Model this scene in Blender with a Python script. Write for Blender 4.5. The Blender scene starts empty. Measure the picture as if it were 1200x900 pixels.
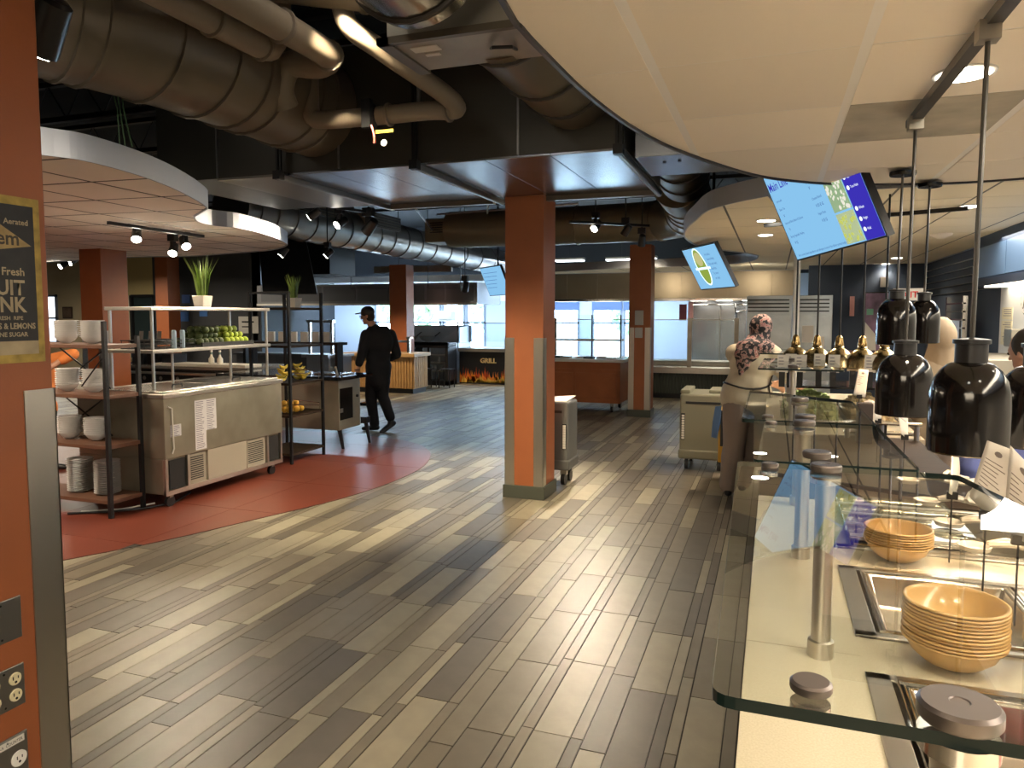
import bpy, math, random
from mathutils import Vector, Matrix
random.seed(7)
SC=bpy.context.scene; COL=SC.collection
# ------------------------------------------------------------------ camera
F=860.0; CX=600.0; CY=431.0; H=1.62
YAW=math.atan(306/F); PIT=math.atan(62/F)
cd=bpy.data.cameras.new('camera'); cam=bpy.data.objects.new('camera',cd); COL.objects.link(cam); SC.camera=cam
cd.sensor_width=36; cd.lens=36*F/1200; cd.shift_y=-19/1200; cd.clip_start=.05; cd.clip_end=300
cam.location=(0,0,H); cam.rotation_euler=(math.pi/2-PIT,0,YAW)
# ------------------------------------------------------------------ world, exposure
wd=bpy.data.worlds.new('sky'); SC.world=wd; wd.use_nodes=True
wn=wd.node_tree.nodes; wl=wd.node_tree.links
bg=wn['Background']; bg.inputs['Color'].default_value=(.62,.80,1,1); bg.inputs['Strength'].default_value=17.0
SC.view_settings.view_transform='Standard'; SC.view_settings.look='None'; SC.view_settings.gamma=1; SC.view_settings.use_curve_mapping=False
SC.view_settings.exposure=0.9
def area(name,loc,size,power,color,rot=(0,0,0),portal=False,sy=None):
    l=bpy.data.lights.new(name,'AREA'); l.energy=power; l.color=color; l.size=size
    if sy: l.shape='RECTANGLE'; l.size_y=sy
    o=bpy.data.objects.new(name,l); COL.objects.link(o); o.location=loc; o.rotation_euler=rot
    if portal: l.cycles.is_portal=True
    return o
# ------------------------------------------------------------------ pixel <-> place helpers (photograph 1200x900)
fw=Vector((-math.sin(YAW)*math.cos(PIT),math.cos(YAW)*math.cos(PIT),-math.sin(PIT)))
rt=Vector((math.cos(YAW),math.sin(YAW),0)); up=rt.cross(fw); C0=Vector((0,0,H))
def ray(x,y): return fw*F+rt*(x-CX)-up*(y-CY)
def PZ(x,y,z=0): d=ray(x,y); return C0+d*((z-H)/d.z)
def PX(x,y,X): d=ray(x,y); return C0+d*(X/d.x)
def PY(x,y,Y): d=ray(x,y); return C0+d*(Y/d.y)
def PD(x,y,dist): return C0+ray(x,y)*(dist/F)
def proj(p):
    v=Vector(p)-C0; w=v.dot(fw)
    if w<=.01: return None
    return CX+F*v.dot(rt)/w, CY-F*v.dot(up)/w
# ------------------------------------------------------------------ materials
MATS={}
def mat(name,color,rough=.5,metal=0,bump=0,bscale=40,var=0,vscale=6,spec=.5,emit=None,estr=0,stretch=None,objvar=0,coat=0,alpha=None):
    if name in MATS: return MATS[name]
    m=bpy.data.materials.new(name); m.use_nodes=True; N=m.node_tree.nodes; L=m.node_tree.links
    b=N['Principled BSDF']; b.inputs['Base Color'].default_value=(*color,1); b.inputs['Roughness'].default_value=rough
    b.inputs['Metallic'].default_value=metal; b.inputs['Specular IOR Level'].default_value=spec; b.inputs['Coat Weight'].default_value=coat
    if emit: b.inputs['Emission Color'].default_value=(*emit,1); b.inputs['Emission Strength'].default_value=estr
    tc=None
    def coords():
        t=N.new('ShaderNodeTexCoord'); mp=N.new('ShaderNodeMapping'); L.new(t.outputs['Object'],mp.inputs['Vector'])
        if stretch: mp.inputs['Scale'].default_value=stretch
        return mp.outputs['Vector']
    if var or objvar:
        src=None
        mix=N.new('ShaderNodeMix'); mix.data_type='RGBA'; mix.blend_type='MULTIPLY'; mix.inputs[0].default_value=1
        mix.inputs[6].default_value=(*color,1)
        if var:
            tn=N.new('ShaderNodeTexNoise'); tn.inputs['Scale'].default_value=vscale; tn.inputs['Detail'].default_value=5
            L.new(coords(),tn.inputs['Vector'])
            mr=N.new('ShaderNodeMapRange'); mr.inputs[1].default_value=.25; mr.inputs[2].default_value=.75
            mr.inputs[3].default_value=1-var; mr.inputs[4].default_value=1+var; L.new(tn.outputs[0],mr.inputs[0]); src=mr.outputs[0]
        if objvar:
            oi=N.new('ShaderNodeObjectInfo'); m2=N.new('ShaderNodeMapRange'); m2.inputs[3].default_value=1-objvar; m2.inputs[4].default_value=1+objvar
            L.new(oi.outputs['Random'],m2.inputs[0])
            if src:
                mm=N.new('ShaderNodeMath'); mm.operation='MULTIPLY'; L.new(src,mm.inputs[0]); L.new(m2.outputs[0],mm.inputs[1]); src=mm.outputs[0]
            else: src=m2.outputs[0]
        L.new(src,mix.inputs[7]); L.new(mix.outputs[2],b.inputs['Base Color'])
    if bump:
        tn=N.new('ShaderNodeTexNoise'); tn.inputs['Scale'].default_value=bscale; tn.inputs['Detail'].default_value=4; L.new(coords(),tn.inputs['Vector'])
        bp=N.new('ShaderNodeBump'); bp.inputs['Strength'].default_value=bump; bp.inputs['Distance'].default_value=.01
        L.new(tn.outputs[0],bp.inputs['Height']); L.new(bp.outputs[0],b.inputs['Normal'])
    MATS[name]=m; return m
def emat(name,color,strength):
    if name in MATS: return MATS[name]
    m=bpy.data.materials.new(name); m.use_nodes=True; N=m.node_tree.nodes; N.clear()
    e=N.new('ShaderNodeEmission'); e.inputs[0].default_value=(*color,1); e.inputs[1].default_value=strength
    o=N.new('ShaderNodeOutputMaterial'); m.node_tree.links.new(e.outputs[0],o.inputs[0]); MATS[name]=m; return m
def glassmat(name,tint,ior=1.5,rough=0.0):
    m=bpy.data.materials.new(name); m.use_nodes=True; N=m.node_tree.nodes; L=m.node_tree.links; N.clear()
    fr=N.new('ShaderNodeFresnel'); fr.inputs[0].default_value=ior
    t=N.new('ShaderNodeBsdfTransparent'); t.inputs[0].default_value=(*tint,1)
    g=N.new('ShaderNodeBsdfGlossy'); g.inputs['Roughness'].default_value=rough
    mx=N.new('ShaderNodeMixShader'); o=N.new('ShaderNodeOutputMaterial')
    ge=N.new('ShaderNodeNewGeometry'); iv=N.new('ShaderNodeMath'); iv.operation='SUBTRACT'; iv.inputs[0].default_value=1; L.new(ge.outputs['Backfacing'],iv.inputs[1])
    mu=N.new('ShaderNodeMath'); mu.operation='MULTIPLY'; L.new(fr.outputs[0],mu.inputs[0]); L.new(iv.outputs[0],mu.inputs[1]); L.new(mu.outputs[0],mx.inputs[0]); L.new(t.outputs[0],mx.inputs[1]); L.new(g.outputs[0],mx.inputs[2]); L.new(mx.outputs[0],o.inputs[0]); MATS[name]=m; return m
RED=mat('brick_red_paint',(.31,.093,.032),.45,bump=.05,bscale=120,var=.06)
RED2=mat('brick_red_plate',(.31,.08,.035),.45)
STEEL=mat('brushed_steel',(.55,.52,.47),.33,1,bump=.04,bscale=60,stretch=(1,1,12))
STEELD=mat('dull_steel',(.36,.33,.28),.45,1,var=.2,vscale=3)
STEELB=mat('bright_steel',(.75,.72,.68),.18,1)
GALV=mat('galvanised_sheet',(.40,.43,.50),.27,1,var=.15,vscale=4)
DUCTP=mat('painted_duct_taupe',(.12,.10,.075),.38,.25,var=.1,vscale=3)
DUCTD=mat('painted_duct_dark',(.05,.048,.042),.42,.2,var=.2,vscale=2)
DUCTB=mat('black_iron',(.012,.012,.013),.4)
BLACK=mat('black_plastic',(.010,.010,.012),.35)
BLACKG=mat('black_gloss',(.006,.005,.005),.12)
BLACKM=mat('black_metal',(.014,.014,.016),.45,.3)
DECK=mat('dark_ceiling_deck',(.012,.013,.015),.8)
CREAM=mat('cream_quartz',(.52,.465,.36),.22,var=.10,vscale=260)
BASEC=mat('rubber_cove_base',(.06,.065,.05),.5)
WHITE=mat('white_ceramic',(.72,.71,.69),.25)
PAPER=mat('white_paper',(.68,.65,.60),.7)
WOODD=mat('dark_wood',(.030,.018,.011),.65,spec=.15,var=.3,vscale=4,stretch=(1,14,1))
WOODM=mat('oak_slats',(.50,.28,.11),.5,var=.15,vscale=8)
WOODR=mat('cherry_panel',(.38,.115,.04),.35,var=.12,vscale=5)
SKIN=mat('skin',(.52,.28,.18),.5)
CLOTHB=mat('black_cloth',(.010,.011,.014),.85,bump=.2,bscale=20)
TAN=mat('tan_cloth',(.50,.44,.34),.85,bump=.3,bscale=12)
GREYP=mat('grey_brown_trousers',(.24,.19,.165),.85,bump=.3,bscale=10)
BLUEW=mat('slate_blue_wall',(.035,.055,.10),.6,var=.1)
BEIGEW=mat('beige_wall',(.50,.42,.27),.8)
DARKW=mat('charcoal_wall',(.045,.048,.055),.7)
PALEW=mat('pale_blue_wall',(.38,.44,.55),.7)
GLASS=glassmat('clear_glass',(.92,.945,.93),1.72); GLASSW=glassmat('window_glass',(.93,.96,.97))
EDGE=mat('glass_edge',(.002,.012,.011),.35,spec=.3)
TILEJ=mat('grout',(.05,.043,.034),.85)
FINISH=None
def tilemat(name,col): return mat(name,col,.40,var=.10,vscale=9,bump=.025,bscale=35,objvar=.13,spec=.55)
TL=tilemat('tile_light',(.325,.288,.208)); TM=tilemat('tile_mid',(.21,.179,.130)); TD=tilemat('tile_dark',(.135,.114,.088))
REDF=mat('red_floor',(.19,.046,.027),.36,var=.12,vscale=2,spec=.5)
# ------------------------------------------------------------------ mesh helpers
WL={}
class MB:
    def __init__(s): s.v=[];s.f=[]
    def add(s,vs,fs):
        o=len(s.v); s.v+= [tuple(v) for v in vs]; s.f+=[tuple(i+o for i in f) for f in fs]; return s
    def box(s,x0,x1,y0,y1,z0,z1):
        if x1<x0:x0,x1=x1,x0
        if y1<y0:y0,y1=y1,y0
        if z1<z0:z0,z1=z1,z0
        return s.add([(x0,y0,z0),(x1,y0,z0),(x1,y1,z0),(x0,y1,z0),(x0,y0,z1),(x1,y0,z1),(x1,y1,z1),(x0,y1,z1)],
            [(0,3,2,1),(4,5,6,7),(0,1,5,4),(1,2,6,5),(2,3,7,6),(3,0,4,7)])
    def obox(s,c,size,M):
        a,b,d=size[0]/2,size[1]/2,size[2]/2; c=Vector(c)
        vs=[c+M@Vector(p) for p in [(-a,-b,-d),(a,-b,-d),(a,b,-d),(-a,b,-d),(-a,-b,d),(a,-b,d),(a,b,d),(-a,b,d)]]
        return s.add(vs,[(0,3,2,1),(4,5,6,7),(0,1,5,4),(1,2,6,5),(2,3,7,6),(3,0,4,7)])
    def tube(s,pts,r,n=10,cap=True,closed=False):
        pts=[Vector(p) for p in pts]; k=len(pts); R=r if isinstance(r,(list,tuple)) else [r]*k
        vs=[];prev=None
        for i,p in enumerate(pts):
            if closed: t=(pts[(i+1)%k]-pts[i-1])
            else: t=(pts[min(i+1,k-1)]-pts[max(i-1,0)])
            t=t.normalized() if t.length>1e-9 else Vector((0,0,1))
            if prev is None:
                a=Vector((0,0,1)) if abs(t.z)<.9 else Vector((1,0,0)); u=t.cross(a).normalized()
            else:
                u=(prev-t*prev.dot(t)); u=u.normalized() if u.length>1e-6 else t.orthogonal().normalized()
            prev=u; w=t.cross(u)
            for j in range(n):
                an=2*math.pi*j/n; vs.append(p+(u*math.cos(an)+w*math.sin(an))*R[i])
        fs=[]
        for i in range(k if closed else k-1):
            for j in range(n):
                a=i*n+j;b=i*n+(j+1)%n; i2=(i+1)%k; c=i2*n+(j+1)%n; d=i2*n+j; fs.append((a,b,c,d))
        if cap and not closed: fs.append(tuple(range(n-1,-1,-1))); fs.append(tuple((k-1)*n+j for j in range(n)))
        return s.add(vs,fs)
    def lathe(s,c,prof,n=20,axis='z',cap=True):
        vs=[];k=len(prof); c=Vector(c)
        for r,z in prof:
            for j in range(n):
                a=2*math.pi*j/n
                p=Vector((r*math.cos(a),r*math.sin(a),z))
                if axis=='x': p=Vector((z,r*math.cos(a),r*math.sin(a)))
                if axis=='y': p=Vector((r*math.sin(a),z,r*math.cos(a)))
                vs.append(c+p)
        fs=[(i*n+j,i*n+(j+1)%n,(i+1)*n+(j+1)%n,(i+1)*n+j) for i in range(k-1) for j in range(n)]
        if cap: fs.append(tuple(range(n-1,-1,-1))); fs.append(tuple((k-1)*n+j for j in range(n)))
        return s.add(vs,fs)
    def sph(s,c,r,n=10,m=7,M=None):
        if not isinstance(r,(list,tuple)): r=(r,r,r)
        c=Vector(c); vs=[];fs=[]
        for i in range(1,m):
            ph=math.pi*i/m
            for j in range(n):
                th=2*math.pi*j/n; p=Vector((r[0]*math.sin(ph)*math.cos(th),r[1]*math.sin(ph)*math.sin(th),r[2]*math.cos(ph)))
                vs.append(c+(M@p if M else p))
        t=Vector((0,0,r[2])); vs.append(c+(M@t if M else t)); vs.append(c-(M@t if M else t)); T=len(vs)-2;B=T+1
        for i in range(m-2):
            for j in range(n): fs.append((i*n+j,(i+1)*n+j,(i+1)*n+(j+1)%n,i*n+(j+1)%n))
        for j in range(n): fs.append((T,j,(j+1)%n)); fs.append((B,(m-2)*n+(j+1)%n,(m-2)*n+j))
        return s.add(vs,fs)
    def caps(s,p0,r0,p1,r1,n=10):
        s.tube([p0,p1],[r0,r1],n); s.sph(p0,r0,n); s.sph(p1,r1,n); return s
    def prism(s,poly,z0,z1):
        k=len(poly); vs=[(x,y,z0) for x,y in poly]+[(x,y,z1) for x,y in poly]
        fs=[tuple(range(k-1,-1,-1)),tuple(range(k,2*k))]+[(i,(i+1)%k,k+(i+1)%k,k+i) for i in range(k)]
        return s.add(vs,fs)
    def wall(s,poly,z0,z1,closed=True):
        k=len(poly); vs=[(x,y,z0) for x,y in poly]+[(x,y,z1) for x,y in poly]
        return s.add(vs,[(i,(i+1)%k,k+(i+1)%k,k+i) for i in range(k if closed else k-1)])
    def quad(s,a,b,c,d): return s.add([a,b,c,d],[(0,1,2,3)])
    def mesh(s,name,off=Vector((0,0,0))):
        me=bpy.data.meshes.new(name); me.from_pydata([tuple(Vector(v)-off) for v in s.v],[],s.f); me.update(); return me
    def build(s,name,m,parent=None,smooth=False,bevel=0,local=False,kind=None,label=None,seg=2,ang=.6):
        off=WL.get(parent.name,Vector((0,0,0))) if (parent and not local) else Vector((0,0,0))
        me=s.mesh(name,off); me.materials.append(m)
        if smooth:
            me.shade_smooth(); me.set_sharp_from_angle(angle=ang)
        o=bpy.data.objects.new(name,me); COL.objects.link(o)
        if parent: o.parent=parent; WL[o.name]=WL.get(parent.name,Vector((0,0,0)))
        else: WL[o.name]=Vector((0,0,0))
        if bevel:
            b=o.modifiers.new('bevel','BEVEL'); b.width=bevel; b.segments=seg; b.limit_method='ANGLE'; b.angle_limit=.7
        if kind: o['kind']=kind
        if label: o['label']=label
        return o
def thing(name,label,cat,loc=(0,0,0),group=None,rz=0):
    o=bpy.data.objects.new(name,None); COL.objects.link(o); o.location=loc; o.rotation_euler=(0,0,rz); o.empty_display_size=.1
    o['label']=label; o['category']=cat; WL[o.name]=Vector(loc)
    if group: o['group']=group
    return o
def tag(o,label,cat,group=None):
    o['label']=label; o['category']=cat
    if group: o['group']=group
    return o
def recenter(o):
    me=o.data; vs=[v.co for v in me.vertices]
    lo=Vector((min(v.x for v in vs),min(v.y for v in vs),min(v.z for v in vs))); hi=Vector((max(v.x for v in vs),max(v.y for v in vs),max(v.z for v in vs)))
    c=(lo+hi)/2; c.z=lo.z; me.transform(Matrix.Translation(-c)); o.location=c; return o
def one(mb,name,m,label,cat,group=None,**k):
    return tag(recenter(mb.build(name,m,None,**k)),label,cat,group)
def struct(mb,name,m,parent=None,**k):
    return mb.build(name,m,parent,kind='structure' if parent is None else None,**k)
def children(o): return [c for c in ALLCH(o)]
def ALLCH(o): return [c for c in COL.objects if c.parent is o]
def copy_tree(o,loc=None,label=None,parent=None,rz=None,group=None):
    c=o.copy(); COL.objects.link(c); c.parent=parent
    if loc is not None: c.location=loc
    if rz is not None: c.rotation_euler=(0,0,rz)
    if label: c['label']=label
    if group: c['group']=group
    for ch in list(o.children): copy_tree(ch,parent=c)
    return c
def text(body,size,M,m,parent,name='lettering',align='LEFT',extrude=0,label=None,sx=1,weight=0):
    cu=bpy.data.curves.new(name,'FONT'); cu.body=body; cu.size=size; cu.align_x=align; cu.extrude=extrude; cu.resolution_u=2
    if weight: cu.offset=weight
    ob=bpy.data.objects.new(name,cu); COL.objects.link(ob); dg=bpy.context.evaluated_depsgraph_get()
    me=bpy.data.meshes.new_from_object(ob.evaluated_get(dg)); bpy.data.objects.remove(ob)
    me.transform(M@Matrix.Scale(sx,4,Vector((1,0,0)))); me.transform(Matrix.Translation(-WL.get(parent.name,Vector((0,0,0)))))
    me.materials.clear(); me.materials.append(m)
    o=bpy.data.objects.new(name,me); COL.objects.link(o); o.parent=parent; WL[o.name]=WL[parent.name]
    if label: o['label']=label
    return o
def frameM(origin,xd,yd):
    xd=Vector(xd).normalized(); yd=Vector(yd).normalized(); zd=xd.cross(yd)
    M=Matrix((xd,yd,zd)).transposed().to_4x4(); M.translation=Vector(origin); return M
def clip(poly,x0,x1,y0,y1):
    def cut(P,inside,inter):
        out=[]
        for i in range(len(P)):
            a=P[i-1];b=P[i];ia,ib=inside(a),inside(b)
            if ib:
                if not ia: out.append(inter(a,b))
                out.append(b)
            elif ia: out.append(inter(a,b))
        return out
    def ix(x): return lambda a,b:(x,a[1]+(b[1]-a[1])*(x-a[0])/(b[0]-a[0]))
    def iy(y): return lambda a,b:(a[0]+(b[0]-a[0])*(y-a[1])/(b[1]-a[1]),y)
    for ins,it in ((lambda p:p[0]>=x0,ix(x0)),(lambda p:p[0]<=x1,ix(x1)),(lambda p:p[1]>=y0,iy(y0)),(lambda p:p[1]<=y1,iy(y1))):
        if not poly: return []
        poly=cut(poly,ins,it)
    return poly
def areap(P): return abs(sum(P[i-1][0]*P[i][1]-P[i][0]*P[i-1][1] for i in range(len(P))))/2 if len(P)>2 else 0
def smoothpts(P,k=6,closed=False):
    out=[];n=len(P)
    g=lambda i:Vector(P[i%n]) if closed else Vector(P[max(0,min(n-1,i))])
    for i in range(n if closed else n-1):
        a,b,c,d=g(i-1),g(i),g(i+1),g(i+2)
        for j in range(k):
            t=j/k; out.append(tuple(.5*((2*b)+(c-a)*t+(2*a-5*b+4*c-d)*t*t+(3*b-a-3*c+d)*t**3)))
    if not closed: out.append(tuple(g(n-1)))
    return out
# ================================================================== SETTING
# lights of the room (the area lights have no fixtures)
def spot(name,loc,power,color=(1,.80,.58),size=1.9,rad=.06,rot=(0,0,0),blend=.6,parent=None):
    l=bpy.data.lights.new(name,'SPOT'); l.energy=power; l.color=color; l.spot_size=size; l.spot_blend=blend; l.shadow_soft_size=rad
    o=bpy.data.objects.new(name,l); COL.objects.link(o)
    if parent: o.parent=parent; o.location=Vector(loc)-WL[parent.name]
    else: o.location=loc
    o.rotation_euler=rot; return o
area('daylight_portal',(-7.5,18.9,1.05),9.2,1,(1,1,1),rot=(math.pi/2,0,math.pi),portal=True,sy=1.8)
area('kitchen_fill_light',(-4.5,16.6,2.9),5,420,(.60,.80,1),sy=1.2)  # added fill without fixtures, lifts the back kitchen with cool light
area('kitchen_fill_light',(-10,16.6,2.9),4,330,(.60,.80,1),sy=1.2)
area('kitchen_fill_light',(.5,16.0,2.35),3,28,(.80,.9,1),sy=.6)
area('side_fill_light',(1.75,7.0,2.38),.9,50,(1,.93,.82),sy=3)  # added fill on the kitchen side, its bounce brightens the ceilings
area('side_fill_light',(1.9,1.5,2.38),.35,75,(1,.86,.66),sy=4.5)
area('lounge_light',(-15,12,2.6),3,110,(1,.86,.66),sy=3)
area('hall_fill_light',(-.9,-3.8,2.7),2.6,85,(1,.84,.62),sy=1.6,rot=(math.radians(25),0,0))  # added front fill out of view, no such lamp hangs in the hall
area('hall_fill_light',(-6.5,3.0,2.40),1.6,60,(1,.82,.6),sy=1.6)
# ------------------------------------------------------------------ floor
fl=struct(MB().box(-20,3,-6,19.2,-.12,-.004),'floor',TILEJ)
def mk_tile(w,l,m,h=.016):
    g=.0022; mb=MB().box(-w/2+g,w/2-g,-l/2+g,l/2-g,-h,0)
    me=mb.mesh('tile'); me.materials.append(m); return me
SH=[TL,TM,TD]; TMESH={}
redpts=[(-5.2,2.2),(-4.75,2.85),(-4.4,3.45),(-4.07,4.08),(-3.82,4.75),(-3.58,5.42),(-3.46,6.1),(-3.47,6.85),(-3.65,7.48),(-3.93,7.95),(-4.34,8.31),(-4.92,8.5),(-5.6,8.62),(-6.6,8.5),(-7.6,8.2),(-8.6,7.4),(-9,6),(-8.8,4.2),(-8,2.8),(-6.6,2.0)]
redc=smoothpts(redpts,5,True)
def inred(x,y):
    c=False
    for i in range(len(redc)):
        a=redc[i-1];b=redc[i]
        if (a[1]>y)!=(b[1]>y) and x<(b[0]-a[0])*(y-a[1])/(b[1]-a[1])+a[0]: c=not c
    return c
known={(-2,0):2.38,(-2,1):2.44,(-2,2):2.52,(-1,0):2.71,(-1,2):2.56,(0,0):2.63,(0,1):2.57,(0,2):2.47,(0,3):2.65,(-3,0):2.32,(-3,2):2.44,(-4,2):2.45}
rs=random.Random(11); tiles=[]
for k in range(-27,7):
    x0=-.85+.552*k+.003
    if k==-3: pass
    for gi,(off,ws) in enumerate([(0,(.15,.05)),(.20,(.10,)),(.30,(.15,.05)),(.50,(.05,))]):
        ys=known.get((k,gi),rs.uniform(0,.61))
        for wi,w in enumerate(ws):
            xa=x0+off+(0.15 if wi else 0)
            if xa<-16.5 or xa>2.4: continue
            y=(ys%.61)-6.1
            last=1
            while y<18.6:
                sh=rs.choices([0,1,2],[.38,.36,.26] if w>.12 else ([.36,.34,.30] if w>.08 else [.16,.42,.42]))[0]
                pass
                tiles.append((xa+w/2,y+.305,w,sh)); y+=.61
vis=[]
for i,(x,y,w,sh) in enumerate(tiles):
    if inred(x,y) and inred(x-w/2,y-.3) and inred(x+w/2,y+.3) and inred(x-w/2,y+.3) and inred(x+w/2,y-.3): tiles[i]=None; continue
    q=proj((x,y,0))
    if q and y>.8 and -20<q[0]<(1180 if y>7 else 880) and 380<q[1]<915 and not inred(x,y):
        d=(Vector((x,y,0))-C0).dot(fw)
        c=[proj(p) for p in ((x-w/2,y-.3,0),(x+w/2,y-.3,0),(x+w/2,y+.3,0),(x-w/2,y+.3,0))]
        if None in c: continue
        vis.append((areap(c),i))
vis.sort(reverse=True); near=set(i for _,i in vis[:300])
rest=[MB(),MB(),MB()]
for i,t in enumerate(tiles):
    if t is None: continue
    x,y,w,sh=t
    if i in near:
        key=(w,sh)
        if key not in TMESH: TMESH[key]=mk_tile(w,.61,SH[sh])
        o=bpy.data.objects.new('tile',TMESH[key]); COL.objects.link(o); o.location=(x,y,rs.uniform(-.0004,.0002)); o.parent=fl
    else:
        g=.003; rest[sh].box(x-w/2+g,x+w/2-g,y-.305+g,y+.305-g,-.006,-.0003)
big=MB(); nf=[]
for s_ in range(3): nf+= [s_]*len(rest[s_].f); big.add(rest[s_].v,rest[s_].f)
ft=big.build('tile_field',TL,fl,kind='stuff'); ft.data.materials.append(TM); ft.data.materials.append(TD)
ft.data.polygons.foreach_set('material_index',nf)
redo=struct(MB().prism(redc,-.01,.003),'trim_1',TILEJ)
# red floor pieces: sheet tiles about a metre square with fine seams
for i in range(6):
    for j in range(7):
        P=clip(redc,-9.1+i*1.22+.002,-9.1+(i+1)*1.22-.002,1.9+j*1.0+.002,1.9+(j+1)*1.0-.002)
        if areap(P)>.01: MB().prism(P,.0,.0045).build('red_floor_tile',REDF,redo)
# ------------------------------------------------------------------ shell
struct(MB().box(-20,3,-6,19.2,4.1,4.3),'ceiling',DECK)
struct(MB().box(-20.2,-20,-6,19.2,0,4.2),'wall_left',mat('dark_side_wall',(.10,.09,.07),.8))
struct(MB().box(-20,3,-6.2,-6,0,4.2),'wall_front',mat('hall_wall',(.30,.25,.18),.8))
# back wall with window openings
WY=19.0
def wx(px): return PY(px,380,WY).x
zs,zt=.22,2.0
spans=[(440,474),(480,517),(519,545),(547,569),(645,679),(694,729),(731,766)]
xs=[(wx(a),wx(b)) for a,b in spans]
wb=MB(); wb.box(-13.5,2.6,WY,WY+.2,0,zs); struct(MB().box(-13.5,2.6,WY,WY+.2,2.62,4.2),'wall_back_upper',mat('upper_wall_dark',(.035,.04,.05),.7))
cur=-13.5
for a,b in xs: wb.box(cur,a,WY,WY+.2,zs,zt); cur=b
wb.box(cur,2.6,WY,WY+.2,zs,zt)
struct(wb,'wall_back',mat('kitchen_back_wall',(.45,.50,.60),.6))
struct(MB().box(-13.5,2.6,WY,WY+.19,zt,2.62),'trim_2',mat('white_bulkhead',(.72,.76,.82),.5))
FRM=mat('window_frame_grey',(.22,.25,.31),.5)
for i,(a,b) in enumerate(xs):
    zm=1.38
    fr=MB()
    for x in (a,b-.05): fr.box(x,x+.05,WY-.03,WY+.1,zs,zt)
    for z in (zs,zm,zt-.05): fr.box(a,b,WY-.03,WY+.1,z,z+.05)
    w=struct(fr,'window_%d'%(i+1),FRM)
    for z0,z1 in ((zs+.05,zm),(zm+.05,zt-.05)): MB().box(a+.05,b-.05,WY+.03,WY+.04,z0,z1).build('pane',GLASSW,w)
    if i==5 or i==6 or i==4:
        MB().box(a,b,WY-.06,WY-.04,1.74,zt).build('roller_blind',mat('blue_blind',(.10,.16,.33),.6),w)
# outdoors
struct(MB().box(-60,40,19.3,70,-.25,-.2),'ground_outside',mat('pale_paving',(.45,.45,.42),.9))
GRN=mat('leaf_green_outdoor',(.30,.42,.25),.7,var=.4,vscale=3)
def tree(x,y,r,h,lab):
    t=thing('tree',lab,'tree',(x,y,-.2),'trees outside the far windows')
    MB().tube([(x,y,-.2),(x+.1,y,h*.5),(x,y,h*.8)],[.12,.09,.05],8).build('trunk',mat('bark',(.12,.08,.05),.9),t)
    mb=MB(); rr=random.Random(int(x*10))
    for i in range(420):
        u=Vector((rr.gauss(0,1),rr.gauss(0,1),rr.gauss(0,1))).normalized()*r*rr.uniform(.55,1.05); c=Vector((x,y,h))+Vector((u.x,u.y,u.z*.8))
        a=Vector((rr.uniform(-1,1),rr.uniform(-1,1),rr.uniform(-1,1))).normalized()*r*.16; b=a.orthogonal().normalized()*r*.1
        mb.quad(c-a,c-b,c+a,c+b)
    mb.build('foliage',GRN,t,kind='stuff')
tree(-13.5,26,1.5,2.3,'leafy green tree outside the leftmost far window'); tree(-9.2,25,1.3,2.2,'leafy green tree outside behind the grill station windows')
tree(-10.6,29,2.0,2.6,'bushy green tree outside between the wood kiosk windows'); tree(-4.2,26,1.4,1.9,'small green tree outside the window right of the big column')
# left back walls, lounge
LY=15.5
def lx(px): return PY(px,360,LY).x
struct(MB().box(-20,lx(62)-.5,LY,LY+.15,0,4.1).box(lx(62)-.5,lx(98),LY,LY+.15,0,4.1),'wall_lounge',BEIGEW)
struct(MB().box(lx(98),lx(180),LY,LY+.15,2.15,4.1),'wall_lounge.001',mat('ochre_wall',(.42,.34,.16),.8))
struct(MB().box(lx(98),lx(154),LY,LY+.15,0,2.15),'wall_lounge.002',BEIGEW)
struct(MB().box(lx(180),-12.4,LY,LY+.15,0,4.1).box(-12.55,-12.4,LY,19.2,0,4.1),'wall_charcoal',DARKW)
dr=struct(MB().box(lx(154),lx(180),LY+.06,LY+.1,0,2.12),'door_1',mat('dark_teal_door',(.018,.03,.033),.3))
MB().box(lx(154)-.05,lx(154)+.03,LY-.02,LY+.12,0,2.15).box(lx(180)-.03,lx(180)+.05,LY-.02,LY+.12,0,2.15).box(lx(154),lx(180),LY-.02,LY+.12,2.1,2.17).build('door_frame',BLACKM,dr)
w8=struct(MB().box(lx(50),lx(50)+.08,LY-.04,LY,.8,2.2).box(lx(68)-.08,lx(68),LY-.04,LY,.8,2.2).box(lx(50),lx(68),LY-.04,LY,2.13,2.2).box(lx(50),lx(68),LY-.04,LY,1.5,1.56).box(lx(50),lx(68),LY-.04,LY,.8,.86),'window_8',FRM)
MB().box(lx(50)+.08,lx(68)-.08,LY-.025,LY-.005,.86,2.13).build('pane',emat('daylight_glow_pane',(.75,.86,1),2.2),w8)  # pane glows in place of daylight, the wall behind is solid
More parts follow.
